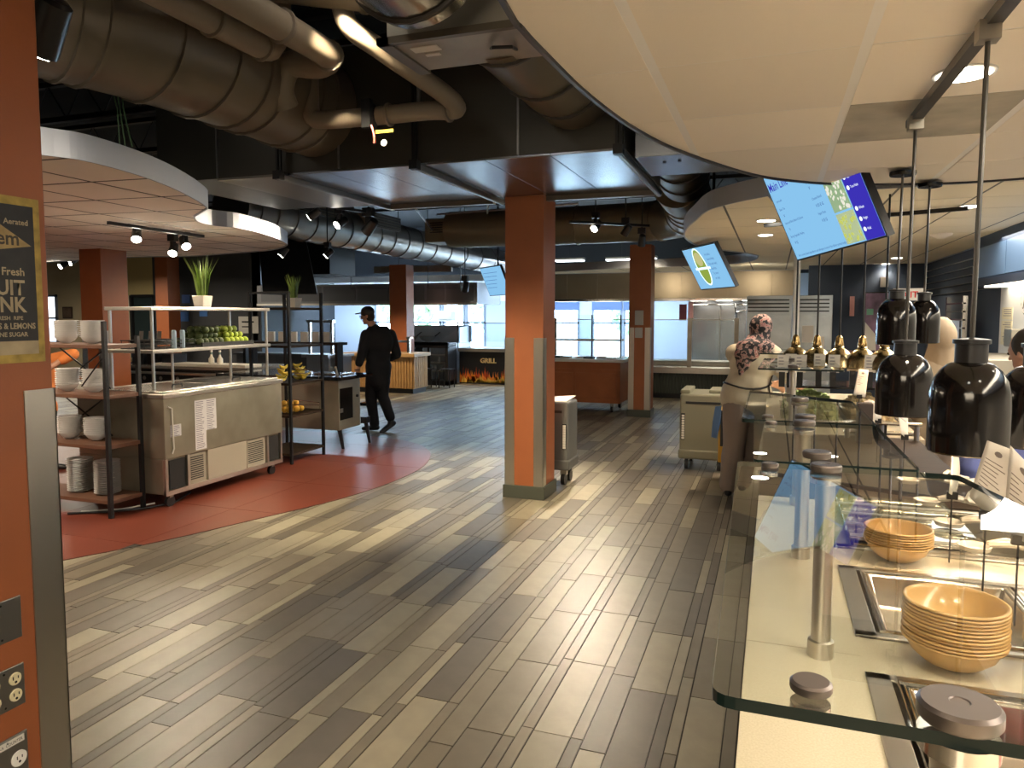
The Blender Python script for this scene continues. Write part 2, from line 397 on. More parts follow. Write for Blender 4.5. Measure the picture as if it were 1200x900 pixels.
# right side: kitchen wall with bulkhead
RX=2.35
KW=mat('kitchen_white_panel',(.62,.62,.60),.45)
struct(MB().box(RX,RX+.15,-6,9.45,0,1.93),'wall_right',KW)
struct(MB().box(RX,RX+.15,9.45,19.2,0,4.15),'wall_right.001',mat('navy_wall',(.022,.035,.06),.6))
bk=struct(MB().box(RX-.25,RX+.15,-6,9.45,1.93,4.15),'trim_3',BLUEW)
for i in range(7): MB().box(RX-.262,RX-.25,9.3-(i+1)*1.0,9.3-i*1.0-.015,2.02,2.34).build('bulkhead_panel',mat('blue_steel_panel',(.10,.17,.28),.4,.3),bk)
MB().box(RX-.27,RX-.2,-3,9.4,1.93,2.0).build('bulkhead_edge',mat('navy_trim',(.01,.015,.03),.5),bk)
MB().box(RX-.22,RX-.02,3,9.2,1.915,1.93).build('light_strip',emat('strip_light_glow',(1,.88,.68),5),bk)
# navy back wall right of hood with horizontal metal rails
nb=struct(MB().box(.55,RX,13.6,13.75,0,4.1),'wall_navy',mat('navy_back_wall',(.028,.045,.08),.6))
for z in (2.02,2.12,2.22,2.32,1.92): MB().box(RX-.03,RX,9.5,13.6,z,z+.008).build('wall_rail',STEELD,nb)
# column maker --------------------------------------------------------
def column(xl,xr,y0,y1,ztop,lab,guard=1.42,base=True,corners=('fl','fr','br'),gw=.085):
    c=thing('column',lab,'column',((xl+xr)/2,(y0+y1)/2,0),'brick red columns')
    MB().box(xl,xr,y0,y1,0,ztop).build('shaft',RED,c,bevel=.004)
    if guard:
        t=.004
        for s,(x,dx) in (('fl',(xl,1)),('fr',(xr,-1))):
            if s in corners: MB().box(x-dx*t,x+dx*gw,y0-t,y0,.1,guard).box(x-dx*t,x,y0-t,y0+gw,.1,guard).build('corner_guard',STEEL,c)
        if 'br' in corners: MB().box(xr-gw,xr+t,y1,y1+t,.1,guard).box(xr,xr+t,y1-gw,y1+t,.1,guard).build('corner_guard',STEEL,c)
    if base: MB().box(xl-.018,xr+.018,y0-.018,y1+.018,0,.115).build('cove_base',BASEC,c,bevel=.004)
    return c
cm=column(-2.22,-1.87,6.06,6.42,2.64,'large orange-brown column in the middle of the room with steel corner guards',corners=('fl','fr'))
cb=column(-2.16,-1.82,11.6,11.96,2.72,'red column behind the middle one carrying a grey soap dispenser',guard=1.42,corners=('fl','fr'))
cl=column(-2.45,-1.86,.95,1.467,4.1,'nearest red column at the left edge bearing a vintage sign and outlets',corners=('br',),gw=.085)
ca=column(-8.32,-7.96,7.0,7.4,3.2,'dark red column behind the plate rack at the left',corners=('fl','fr'))
cc=column(-7.98+.1,-7.5+.03,14.2,14.55,2.7,'red column directly behind the man in black, one side lit blue',guard=0)
cd2=column(-14.85,-14.45,14.65,15.05,3.3,'narrow red column behind the tall potted grass',guard=0)
d=one(MB().box(-2.06,-1.93,11.555,11.6,1.46,1.69).box(-2.05,-1.94,11.52,11.6,1.26,1.42),'soap_dispenser',mat('pale_grey_plastic',(.42,.42,.40),.35),'pale grey soap dispenser on the column beyond the cherry cart','dispenser',bevel=.006)
# ------------------------------------------------------------------ suspended ceilings
def cloud(name,pts,z,step,origin,tilem,slabm,fasm,fh=.12,gap=(.006,.006),rot=0,thick=.012,skip=()):
    s=struct(MB().prism(pts,z+.001,z+fh*.85),name,slabm)
    co,si=math.cos(rot),math.sin(rot)
    R=[(x*co+y*si,-x*si+y*co) for x,y in pts]
    xs_=[p[0] for p in R]; ys_=[p[1] for p in R]; n=0; extra=MB()
    cells=[]
    for i in range(math.floor((min(xs_)-origin[0])/step[0]),math.ceil((max(xs_)-origin[0])/step[0])):
        for j in range(math.floor((min(ys_)-origin[1])/step[1]),math.ceil((max(ys_)-origin[1])/step[1])):
            P=clip(R,origin[0]+i*step[0]+gap[0],origin[0]+(i+1)*step[0]-gap[0],origin[1]+j*step[1]+gap[1],origin[1]+(j+1)*step[1]-gap[1])
            if areap(P)<.004: continue
            P=[(x*co-y*si,x*si+y*co) for x,y in P]
            cx_=sum(p[0] for p in P)/len(P); cy_=sum(p[1] for p in P)/len(P); q=proj((cx_,cy_,z))
            cells.append((0 if q and -60<q[0]<1260 and q[1]>-60 else 1,(cx_**2+cy_**2),P,i,j))
    cells.sort(key=lambda c:c[:2])
    for k,(o_,_,P,i,j) in enumerate(cells):
        if o_==0 and k<300: MB().prism(P,z+rs.uniform(-.0008,.0004),z+thick).build('ceiling_tile',tilem(i,j),s)
        else: extra.prism(P,z,z+thick)
    if extra.v: extra.build('tile_field',tilem(0,0),s,kind='stuff')
    f=MB().wall(pts,z-.012,z+fh)
    fo=f.build('fascia',fasm,s)
    so=fo.modifiers.new('solid','SOLIDIFY'); so.thickness=.014; so.offset=0
    return s
CT=mat('ceiling_tile_cream',(.88,.79,.68),.85,bump=.08,bscale=160,objvar=.05)
CTG=mat('ceiling_vent_grey',(.42,.38,.31),.7,var=.25,vscale=5)
NEARZ=2.40
arc=[PZ(x,y,NEARZ) for x,y in [(590,0),(612,32),(640,62),(690,110),(745,150),(800,177),(880,203),(940,212),(1000,215),(1100,214),(1200,208)]]
near_out=smoothpts([(.05,-1.2),(-.3,-.2),(-.52,.7)]+[(p.x,p.y) for p in arc]+[(2.0,4.75)],6)+[(RX,4.6),(RX,-1.2)]
nc=cloud('ceiling_salad_bar',near_out,NEARZ,(.615,.655),(.235,2.405),lambda i,j: CTG if (i,j) in ((0,2),(-1,3)) and False else (CTG if (i,j)==(0,1) else CT),mat('tee_cream',(.86,.82,.78),.6),mat('rim_black',(.02,.02,.024),.4),gap=(.016,.004))
FARZ=2.46
fa=[PZ(x,y,FARZ) for x,y in [(900,228),(860,236),(830,245),(815,257),(806,265),(802,273),(805,280),(820,288),(850,293),(875,296)]]
fb=[PZ(x,y,FARZ) for x,y in [(889,299),(884,304),(862,308),(830,310),(780,312),(700,315),(645,318)]]
far_out=[(.62,5.45),(.5,6.1),(.1,6.2),(fa[0].x+.03,fa[0].y+.25)]+smoothpts([(p.x,p.y) for p in fa],4)+smoothpts([(p.x,p.y) for p in fb],4)+[(-4.9,14.6),(RX-.02,14.6),(RX-.02,5.3)]
CT2=mat('ceiling_tile_tan',(.86,.76,.58),.85,objvar=.04)
fc=cloud('ceiling_kitchen',far_out,FARZ,(.575,.64),(.19,6.14),lambda i,j:CT2,mat('tee_dark',(.10,.09,.07),.6),mat('fascia_silver',(.40,.41,.44),.5,.2),fh=.13,gap=(.009,.005))
LZ=2.45
la=[(30,115),(240,145),(480,210),(640,270),(740,320),(795,355),(812,372)]; lb=[(750,410),(765,432),(830,450),(960,465),(1100,500),(1170,530),(1182,548),(1120,568),(1000,580),(700,600),(440,605)]
lp=[PZ(40+x/4,150+y/4,LZ) for x,y in la]; lq=[PZ(40+x/4,150+y/4,LZ) for x,y in lb]
left_out=smoothpts([(-6.5,1.2),(-4.6,1.6),(-3.75,2.3)]+[(p.x,p.y) for p in lp],5)+smoothpts([(p.x,p.y) for p in lq]+[(-12,8.6),(-14,7.5)],5)+[(-14,2)]
CT3=mat('ceiling_tile_pinkish',(.82,.76,.70),.85,objvar=.05,var=.05,vscale=1.5)
lc=cloud('ceiling_plate_area',left_out,LZ,(.57,.60),(-3.79,3.19),lambda i,j:CT3,mat('tee_black',(.02,.018,.018),.6),mat('fascia_blue_grey',(.34,.37,.44),.55,.1),fh=.13,gap=(.015,.015),rot=math.radians(4))
# joists under the deck
jo=thing('roof_joists','black steel roof joists high above the ducts','joist',(-6,6,3.5))
for i in range(9):
    y=1.5+i*1.35; j=MB().box(-12,2.3,y,y+.06,3.55,3.6).box(-12,2.3,y,y+.06,3.9,3.95)
    for k in range(30): j.tube([(-12+k*.48,y+.03,3.58),(-11.76+k*.48,y+.03,3.92),(-11.52+k*.48,y+.03,3.58)],.008,5)
    j.build('joist',mat('joist_black',(.02,.02,.023),.5),jo)
# ================================================================== DUCTWORK
MET=mat('strut_metal',(.30,.30,.30),.35,.9)
rd=thing('rectangular_duct','wide dark rectangular air duct resting on the middle column head','duct',(-2.5,5.4,2.62))
MB().box(-4.6,-.9,4.6,6.15,2.655,3.5).build('duct_body',DUCTD,rd,bevel=.004)
x=-3.40
for k,(a,b) in enumerate([(-4.02,-3.44),(-3.38,-3.05),(-3.045,-2.70),(-2.695,-2.36),(-2.26,-1.83),(-1.825,-1.38),(-1.375,-.95)]):
    MB().box(a,b,4.6,6.13,2.64,2.656).build('soffit_panel',GALV if k else mat('soffit_taupe',(.22,.21,.19),.4,.4),rd,bevel=.002)
for x in (-3.41,-2.31,-.92):
    MB().box(x-.02,x+.02,4.52,6.24,2.605,2.64).box(x-.013,x+.013,4.52,6.24,2.6,2.606).build('support_strut',MET,rd)
    MB().box(x-.03,x+.03,4.5,4.56,2.60,2.66).box(x-.022,x-.006,4.53,4.545,2.66,4.1).box(x+.006,x+.022,4.53,4.545,2.66,4.1).build('hanger_rod',BLACKM,rd)
MB().box(-3.38,-2.36,6.13,6.2,2.60,2.70).box(-2.26,-.95,6.13,6.2,2.60,2.70).build('duct_flange',DUCTP,rd)
for x in (-4.02,-2.95,-1.6): MB().box(x,x+.012,4.59,4.6,2.66,3.5).build('seam',MET,rd)
r2=thing('small_square_duct','galvanised duct end peeking past the salad bar ceiling rim','duct',(-.5,5,2.62))
MB().box(-.86,-.05,4.75,5.42,2.62,2.95).build('duct_body',GALV,r2,bevel=.004)
for p in ((-.7,4.95),(-.6,4.93),(-.42,5.06),(-.33,5.05),(-.2,5.2)): MB().lathe((p[0],p[1],2.612),[(.012,0),(.012,.009)],6).build('screw',BLACKM,r2)
def round_duct(lab,pts,r,m,rings=(),group=None,n=28,ringm=None,name='round_duct',cat='duct'):
    P=smoothpts(pts,6); t=thing(name,lab,cat,P[len(P)//2],group)
    MB().tube(P,r,n).build('duct_body',m,t,smooth=True,ang=1.2)
    for f_ in rings:
        i=min(len(P)-2,int(f_*(len(P)-1))); a=Vector(P[i]);d=(Vector(P[i+1])-a).normalized()
        MB().tube([a-d*.012,a-d*.008,a+d*.008,a+d*.012],[r+.002,r+.014,r+.014,r+.002],n).build('band',ringm or m,t,smooth=True)
    return t
round_duct('big round taupe duct curving in from the upper left corner into the rectangular duct',[(-4.9,1.0,3.12),(-3.85,1.75,3.1),(-3.42,2.4,3.1),(-3.2,3.0,3.1),(-3.14,3.7,3.1),(-3.14,4.62,3.1)],.345,DUCTP,(.18,.38,.5,.54,.66,.74,.8,.85,.9,.94))
flg=mat('dark_flange',(.05,.045,.04),.45,.3)
DARKBR=mat('duct_brown_dark',(.10,.085,.065),.4,.4)
round_duct('round brown duct joining the rectangular duct just left of the ceiling rim',[(-1.22,3.25,3.06),(-1.22,3.9,3.06),(-1.22,4.62,3.06)],.27,mat('duct_brown',(.15,.125,.09),.35,.5),(.1,.55,.8),ringm=flg)
sd=round_duct('shiny spiral steel duct at the top edge beside the cream ceiling',[(-1.42,1.2,3.1),(-1.40,2.0,3.1),(-1.38,2.78,3.08)],.30,mat('spiral_steel',(.33,.32,.30),.2,1),(.3,.5,.7,.93),ringm=flg)
vb=thing('duct_access_box','flat steel damper box with paper stickers between two round ducts','box',(-1.3,3.1,2.8))
MB().box(-1.62,-.80,2.92,3.30,2.80,3.25).build('box_body',STEELD,vb,bevel=.004)
MB().box(-1.66,-1.60,2.9,3.32,2.79,2.82).box(-1.66,-.78,2.9,2.93,2.79,2.82).build('box_lip',DUCTP,vb)
MB().box(-1.55,-1.42,3.0,3.06,2.796,2.80).build('sticker',PAPER,vb); MB().box(-1.52,-1.45,3.09,3.12,2.796,2.80).build('sticker',PAPER,vb)
MB().tube([(-1.2,3.1,2.79),(-1.17,3.04,2.77),(-1.09,3.06,2.77),(-1.1,3.15,2.79)],.008,6).build('latch_handle',BLACKM,vb,smooth=True)
round_duct('sagging insulated tan duct above the pipe elbows',[(-3.0,3.1,3.52),(-2.4,3.35,3.45),(-1.9,3.5,3.4),(-1.5,3.45,3.4)],.2,mat('insulation_tan',(.17,.14,.10),.6,bump=.3,bscale=8),(.3,.6))
round_duct('long horizontal round duct high above the insulated pipes',[(-3.6,2.6,3.62),(-2.6,2.9,3.62),(-1.4,3.2,3.62)],.13,DUCTP,(.4,.8))
PIPEM=mat('insulated_pipe',(.19,.155,.115),.45,bump=.05,bscale=30)
def pipe(lab,pts,r,bands): 
    t=round_duct(lab,pts,r,PIPEM,bands,name='insulated_pipe',cat='pipe',group='insulated pipes under the roof',n=16,ringm=mat('pipe_band',(.16,.13,.10),.5)); return t
pipe('left one of the two parallel insulated pipes crossing under the roof',[(-2.66,.4,3.08),(-2.66,1.5,3.08),(-2.66,2.6,3.08),(-2.66,3.35,3.08),(-2.66,3.5,3.12),(-2.66,3.56,3.3),(-2.66,3.56,3.6)],.072,(.3,.42,.55))
pipe('right one of the two parallel insulated pipes, ending in an elbow',[(-2.42,1.56,3.10),(-2.42,2.1,3.1),(-2.42,2.9,3.1),(-2.42,3.55,3.1),(-2.46,3.75,3.1),(-2.6,3.83,3.1),(-2.78,3.83,3.12),(-2.86,3.84,3.0),(-2.87,3.9,2.9)],.078,(.2,.33,.46))
lp_=pipe('low insulated pipe with valves bending back towards the roof',[(-2.83,4.1,3.3),(-2.83,4.1,3.05),(-2.82,4.1,2.90),(-2.74,4.1,2.86),(-2.4,4.1,2.85),(-2.0,4.1,2.85),(-1.86,4.1,2.84),(-1.80,4.08,2.85),(-1.86,3.98,2.92),(-2.08,3.7,3.08),(-2.2,3.52,3.2),(-2.2,3.5,3.5)],.056,(.4,.55))
MB().sph((-2.36,4.08,2.85),(.03,.07,.075)).box(-2.40,-2.34,4.0,4.04,2.76,2.93).build('valve',BLACKM,lp_,smooth=True)
MB().box(-2.30,-2.18,3.995,4.0,2.715,2.735).build('yellow_valve_tag',mat('yellow_tag',(.75,.55,.04),.5),lp_,label='yellow valve handle tag')
MB().lathe((-2.24,3.99,2.655),[(.02,0),(.02,.003)],16,'y').build('tag_disc',PAPER,lp_)
MB().tube([(-2.33,4.0,2.77),(-2.31,4.0,2.70),(-2.31,4.0,2.66)],.008,6).build('drain_cock',mat('red_handle',(.4,.05,.04),.4),lp_)
MB().tube([(-2.06,4.1,2.85),(-2.06,4.1,4.1)],.013,6).build('hanger_rod',MET,lp_)
# far ducts
SPI=mat('far_spiral_duct',(.30,.28,.26),.3,.9)
far=round_duct('long ribbed spiral duct running away above the wood kiosk',[(-6.45,7.6,2.98),(-6.45,10,2.97),(-6.45,13,2.95),(-6.5,17.5,2.92)],.29,SPI,[i/34 for i in range(2,34)],n=24)
for y in (8.9,10.9,14.2):
    lb_=MB().box(-6.35,-6.12,y-.55,y+.55,3.05,3.28)
    lb_.build('grille_box',DUCTP,far)
    for k in range(5): MB().box(-6.13,-6.10,y-.52,y+.52,3.07+k*.043,3.085+k*.043).build('louvre_blade',flg,far)
round_duct('tan round duct crossing behind the middle column',[(-4.7,10.4,2.92),(-3.5,10.35,2.9),(-2.3,10.3,2.9),(-1.55,10.2,2.9),(-1.1,9.7,2.9),(-.98,8.9,2.95),(-.98,7.9,3.0)],.27,mat('duct_tan',(.23,.20,.14),.38,.35),(.3,.55,.72,.78,.84,.9))
round_duct('brown round duct behind the galvanised soffit edge',[(-.75,5.9,3.05),(-.8,6.6,3.0),(-.85,7.4,2.95)],.24,DARKBR,(.2,.5,.8),ringm=flg)
fu=thing('fan_unit','boxy tan fan unit left of the crossing duct','fan',(-4.9,10.6,2.75))
MB().box(-5.05,-4.3,10.2,10.75,2.72,3.08).build('fan_body',mat('duct_tan',(.23,.20,.14),.38),fu,bevel=.03)
for k in range(5): MB().box(-4.95,-4.45,10.185,10.2,2.86+k*.035,2.875+k*.035).build('louvre_blade',BLACKM,fu)
cp=thing('roof_conduits','thin pale conduits slanting under the roof beyond the duct','conduit',(-4,8,3.0))
for a,b in (((-3.4,6.2,2.9),(-5.4,11.5,2.9)),((-2.9,7.4,3.0),(-3.7,9.4,3.0)),((-3.6,7.3,3.05),(-4.3,8.6,3.05)),((-5.2,7.8,3.1),(-2.6,7.9,3.1)),((-4.4,9.3,3.0),(-2.4,9.3,3.05))):
    MB().tube([a,b],.014,6).build('conduit_pipe',MET,cp)
tr=thing('cable_bundle','loose green cables hanging above the plate area ceiling','cable',(-3.6,3.2,2.6))
for dx in (0,.02,.045): MB().tube([(-3.6+dx,3.3,3.3),(-3.62+dx*2,3.28,3.0),(-3.58+dx,3.3,2.8),(-3.57+dx*2,3.3,2.58)],.004,5).build('cable_strand',mat('green_cable',(.05,.12,.05),.5),tr)
# ------------------------------------------------------------------ light fixtures
LENS=emat('lamp_lens',(1,.93,.78),14)
def downlight(p,r,power,lab,col=(1,.80,.56),lens=LENS,size=2.3,group='recessed ceiling downlights'):
    t=thing('downlight',lab,'ceiling light',p,group); size=1.75 if p[1]<5 else size
    MB().lathe((p[0],p[1],p[2]-.006),[(r*1.18,0),(r*1.2,.004),(r*1.2,.008)],28).build('trim_ring',PAPER,t)
    MB().lathe((p[0],p[1],p[2]-.009),[(r,0),(r,.002)],28).build('lens',lens,t)
    if power: spot('downlight_beam',(p[0],p[1],p[2]-.03),power,col,size,.07,parent=t)
    return t
p=PZ(1130,85,NEARZ); downlight(p,.078,34,'round recessed downlight in the near cream ceiling beside the black lamp track')
for k,(x,y,pw) in enumerate([(.15,1.0,34),(.9,1.2,24),(.2,-.6,110),(1.5,2.6,60),(1.55,.2,90),(1.6,4.2,20)]):
    downlight(Vector((x,y,NEARZ)),.078,pw,'recessed downlight in the near cream ceiling %s'%['above the nearest glass shelf','above the right end of the counter','straight above the camera','over the kitchen aisle at the right','at the right behind the camera','over the dark serving counter'][k])
for (px,py,r,pw,lab) in [(898,258,.075,50,'recessed downlight ring left of the big menu screen'),(897,275,.07,50,'thin bright recessed downlight just below the ring one'),(1051,302,.07,48,'bright recessed downlight between the hanging rods'),(1038,309,.06,20,'small recessed downlight at the far end of the kitchen ceiling'),(1112,239,.0,0,'')]:
    if r: downlight(PZ(px,py,FARZ),r,pw,lab,group='recessed lights in the kitchen ceiling')
for x,y,w_ in ((1.4,6.6,'by the bulkhead'),(.6,8.3,'before the refrigerators')): downlight(Vector((x,y,FARZ)),.07,48,'recessed downlight over the serving line %s'%w_,group='recessed lights in the kitchen ceiling')
sm=one(MB().lathe(tuple(PZ(1103,274,FARZ)-Vector((0,0,.05))),[(.03,0),(.1,.035),(.11,.05)],20),'ceiling_speaker',CT,'pale conical ceiling speaker among the hanging rods','speaker',smooth=True)
def spothead(c,d,lab,power=20,lit=True,s=1.0,group='black track spotlights',col=(1,.84,.62),strength=30,rod=None,size=1.5):
    c=Vector(c); d=Vector(d).normalized(); t=thing('track_spotlight',lab,'spotlight',c,group)
    MB().tube([c-d*.10*s,c-d*.09*s,c+d*.04*s],[.028*s,.040*s,.048*s],14).build('lamp_head',BLACK,t,smooth=True)
    MB().box(c.x-.02*s,c.x+.02*s,c.y-.02*s,c.y+.02*s,c.z+.03*s,c.z+.16*s).box(c.x-.045*s,c.x+.045*s,c.y-.03*s,c.y+.03*s,c.z+.10*s,c.z+.17*s).build('bracket',BLACK,t)
    MB().tube([c+d*.038*s,c+d*.043*s],[.042*s,.042*s],14).build('lens',emat('spot_lens',(1,.93,.80),strength) if lit else BLACKG,t)
    if rod: MB().box(c.x-.006,c.x+.006,c.y-.006,c.y+.006,c.z+.1,rod).build('stem',BLACKM,t)
    if power and lit:
        l=spot('spot_beam',c+d*.06*s,power,col,size,.04,parent=t); l.rotation_euler=d.to_track_quat('-Z','Y').to_euler()
    return t
def track(a,b,lab,z=None):
    a,b=Vector(a),Vector(b); m=(a+b)/2; d=b-a; M=Matrix.Rotation(math.atan2(d.y,d.x),3,'Z')
    return one(MB().obox(m,(d.length,.035,.028),M),'light_track',BLACK,lab,'light track')
a=PZ(127,261,LZ-.03); b=PZ(238,277,LZ-.03); track(a,b,'black light track under the white cloud ceiling over the plates')
spothead(PD(160,277,6.9),(.45,-.5,-.75),'lit black spotlight on the left end of the plate area track',45)
spothead(PD(203,294,7.6),(.35,-.6,-.7),'lit black spotlight lowest of three under the plate area ceiling',45)
spothead(PD(217,286,7.4),(.75,-.4,-.75),'lit black spotlight on the right end of the plate area track',45)
track(PD(395,240,7.6),PD(432,252,7.9),'short black track below the rectangular duct')
spothead(PD(398,262,7.8),(-.35,-.75,-.55),'lit black spotlight below the rectangular duct left of the man',110,rod=4.1)
spothead(PD(432,268,7.9),(-.7,.2,-.6),'unlit black spotlight turned away beside the lit one under the duct',0,False,1.3,rod=4.1)
spothead(PD(366,252,7.7),(-.75,-.2,-.5),'small spotlight with a bright edge at the left of the spiral duct',60,rod=4.1)
track(PD(668,252,8.4),PD(760,272,8.8),'black light track between the middle column and the far one')
spothead(PD(698,266,8.6),(-.38,-.9,-.75),'bright lit spotlight facing the camera right of the middle column',330,strength=60,rod=4.1)
spothead(PD(733,272,8.7),(-.5,.2,-.7),'black spotlight turned aside in the middle of the far track',0,False,rod=4.1)
spothead(PD(752,284,8.8),(-.2,.5,-.8),'black spotlight pointing down at the right end of the far track',0,False,rod=4.1)
spothead(PD(331,297,10),(-.5,-.3,-.7),'small lit spotlight over the black shade',30,rod=4.1)
spothead(PD(384,298,10.5),(-.6,-.3,-.6),'small lit spotlight left of the column behind the man',30,rod=4.1)
spothead(PD(84,307,12),(-.1,-.8,-.5),'bright far spotlight seen beside the nearest column',0,strength=20,rod=4.1)
spothead(PD(73,311,11.5),(-.2,-.8,-.5),'smaller far spotlight beside the nearest column',0,strength=20,rod=4.1)
spothead(PD(545,338,12),(-.3,.3,-.8),'unlit spotlight under the spiral duct near the slanted screen',0,False,1.2,rod=4.1)
spothead(PD(50,42,2.9),(-.62,.1,-.75),'black spotlight at the top left corner with a bright slit below',28,s=1.6,strength=16,rod=4.1,size=2.2)
# added spotlights out of view above the frame, brightening the floor
for HK,(x,y) in enumerate(((-4.2,4.2),(-4.0,6.0),(-1.85,4.2),(-1.35,3.9),(-.9,.6))): 
    c=Vector((x-.2,y-1.0,3.35)); spothead(c,[(.15,.3,-1),(.15,.3,-1),(-.4,1.0,-1.05),(.05,.62,-1),(.15,.3,-1)][HK],'added fill spotlight hung high among the ducts %s'%['above the plate rack','above the prep table','between the duct and the red floor','in front of the middle column','nearest the camera'][HK],[46,46,300,110,12][HK],rod=3.9,group='added fill spotlights hung above the frame',size=[1.7,1.7,1.0,1.15,1.5][HK],col=(1,.84,.56))
spot('kiosk_beam',(-7.4,12.0,2.9),160,(1,.80,.5),1.2,.1,rot=(math.radians(28),0,0)); spot('grill_beam',(-6.2,14.6,2.8),120,(1,.85,.6),1.1,.1,rot=(math.radians(22),0,0))
spot('hood_wash',(-2.2,12.6,2.35),16,(1,.85,.62),2.4,.1,rot=(math.radians(60),0,0)); spot('hood_wash',(-.3,12.6,2.35),16,(1,.85,.62),2.4,.1,rot=(math.radians(60),0,0))  # hood_wash: added spots without fixtures that brighten the right hood
c=Vector((-1.95,2.5,3.3)); spothead(c,(-.12,3.56,-2.75),'added fill spotlight hung high and aimed at the middle column',150,rod=3.9,group='added fill spotlights hung above the frame',size=.62,col=(1,.80,.5))  # added spot out of view, brightens the lower part of the column
for px,py,k in ((668,305,0),(728,304,1),(752,303,2)):
    p=PY(px,py,16.9); t=thing('strip_light','bright short strip light under the dark roof beyond the far column, %s'%['left','middle','right'][k],'ceiling light',p); MB().box(p.x-.35,p.x+.35,p.y-.1,p.y+.1,p.z,p.z+.05).build('lamp_tray',STEELD,t); MB().box(p.x-.33,p.x+.33,p.y-.12,p.y+.08,p.z-.03,p.z).build('lamp_tube',emat('strip_cool',(.85,.93,1),5),t); MB().box(p.x-.005,p.x+.005,p.y-.005,p.y+.005,p.z+.05,4.1).build('hanger_rod',BLACKM,t)
# black serving lamp canopy seen far left, black range hood shade
bh=one(MB().add([PD(300,250,12),PD(352,250,12),PD(372,345,11),PD(308,345,11),PD(300,250,13.2),PD(352,250,13.2),PD(372,343,12.6),PD(308,343,12.6)],[(0,1,2,3),(7,6,5,4),(0,4,5,1),(1,5,6,2),(2,6,7,3),(3,7,4,0)]).box(-7.9,-7.0,10.6,11.4,2.3,4.1),'hood_canopy',mat('hood_black',(.006,.006,.007),.5),'large matt black tapered hood canopy behind the second potted grass','hood',bevel=.01)
# ================================================================== NEAR COLUMN SIGN AND OUTLETS
SX=-1.86
sg=thing('vintage_sign','worn black tin drink sign with yellow border on the nearest column','sign',(SX,1.30,1.50))
y0,y1,z0,z1=1.10,1.445,1.495,1.925
MB().box(SX,SX+.006,y0,y1,z0,z1).build('sign_border',mat('aged_yellow',(.38,.27,.06),.6,var=.4,vscale=30),sg)
MB().box(SX+.006,SX+.008,y0+.02,y1-.019,z0+.022,z1-.022).build('sign_face',mat('sign_black',(.018,.019,.022),.55,var=.3,vscale=20),sg)
MB().box(SX+.008,SX+.009,y0+.02,y1-.02,z0+.022,1.552).build('cream_band',mat('sign_cream',(.40,.33,.22),.7,var=.2,vscale=20),sg)
cy=1.262
MB().add([(SX+.0085,cy-.155,1.83),(SX+.0085,cy,1.775),(SX+.0085,cy+.155,1.80),(SX+.0085,cy,1.895)],[(0,1,2,3)]).build('diamond_badge',mat('sign_tan',(.40,.29,.13),.65,var=.3,vscale=25),sg)
def stext(body,y,z,size,m,al='RIGHT',sx=1,w=0): return text(body,size,frameM((SX+.0095,y,z),(0,1,0),(0,0,1)),m,sg,align=al,sx=sx,weight=w)
CRM=mat('sign_cream',(.40,.33,.22),.7); DK=mat('sign_dark_ink',(.06,.05,.04),.7)
stext('Aerated',1.41,1.853,.020,CRM,w=.0004); stext('em',1.385,1.800,.05,DK,w=.001)
stext('& Fresh',1.395,1.722,.028,CRM,w=.0006); stext('FRUIT',1.393,1.672,.054,CRM,w=.0014,sx=.9); stext('DRINK',1.394,1.628,.054,CRM,w=.0014,sx=.9)
stext('FRESH  RIPE',1.385,1.607,.014,CRM,w=.0003); stext('ORANGES & LEMONS',1.418,1.584,.021,CRM,w=.0006,sx=.86); stext('CANE SUGAR',1.396,1.564,.016,CRM,w=.0004)
def outlet(z,kind,lab):
    t=thing('outlet_plate',lab,'outlet',(SX,1.30,z))
    PL=mat('steel_plate',(.30,.29,.28),.38,1)
    MB().box(SX,SX+.005,1.235,1.345,z-.056,z+.056).build('plate',PL,t,bevel=.002)
    if kind!='blank':
        for (yy,zz) in ([(1.318,.022),(1.318,-.022),(1.262,.022),(1.262,-.022)] if kind=='duplex' else [(1.318,-.01)]):
            r=.0165 if kind=='duplex' else .021
            rc=MB().lathe((SX+.005,yy,z+zz),[(r,0),(r,.003),(r*.9,.004)],18,'x').build('receptacle',mat('ivory' if kind=='duplex' else 'white_plastic',(.72,.64,.42) if kind=='duplex' else (.82,.80,.76),.4),t)
            MB().box(SX+.0085,SX+.0095,yy-.008,yy-.0055,z+zz-.001,z+zz+.008).box(SX+.0085,SX+.0095,yy+.0055,yy+.008,z+zz,z+zz+.007).lathe((SX+.0085,yy,z+zz-.008),[(.0035,0),(.0035,.001)],8,'x').build('slots',BLACK,rc)
    for zz in (-.045,.045): MB().lathe((SX+.005,1.29,z+zz),[(.003,0),(.003,.001)],8,'x').build('screw',BLACKM,t)
    if kind=='single':
        lb=MB().box(SX+.005,SX+.006,1.255,1.335,z+.032,z+.05).build('label_strip',PAPER,t); text('10-A  COUNTER',.012,frameM((SX+.0065,1.33,z+.036),(0,1,0),(0,0,1)),BLACK,t,align='RIGHT',sx=.8)
    return t
outlet(.827,'blank','blank steel cover plate on the nearest column above the outlets'); outlet(.645,'duplex','steel plate with ivory sockets on the nearest column'); outlet(.46,'single','steel plate with white socket and printed strip at the bottom left corner')
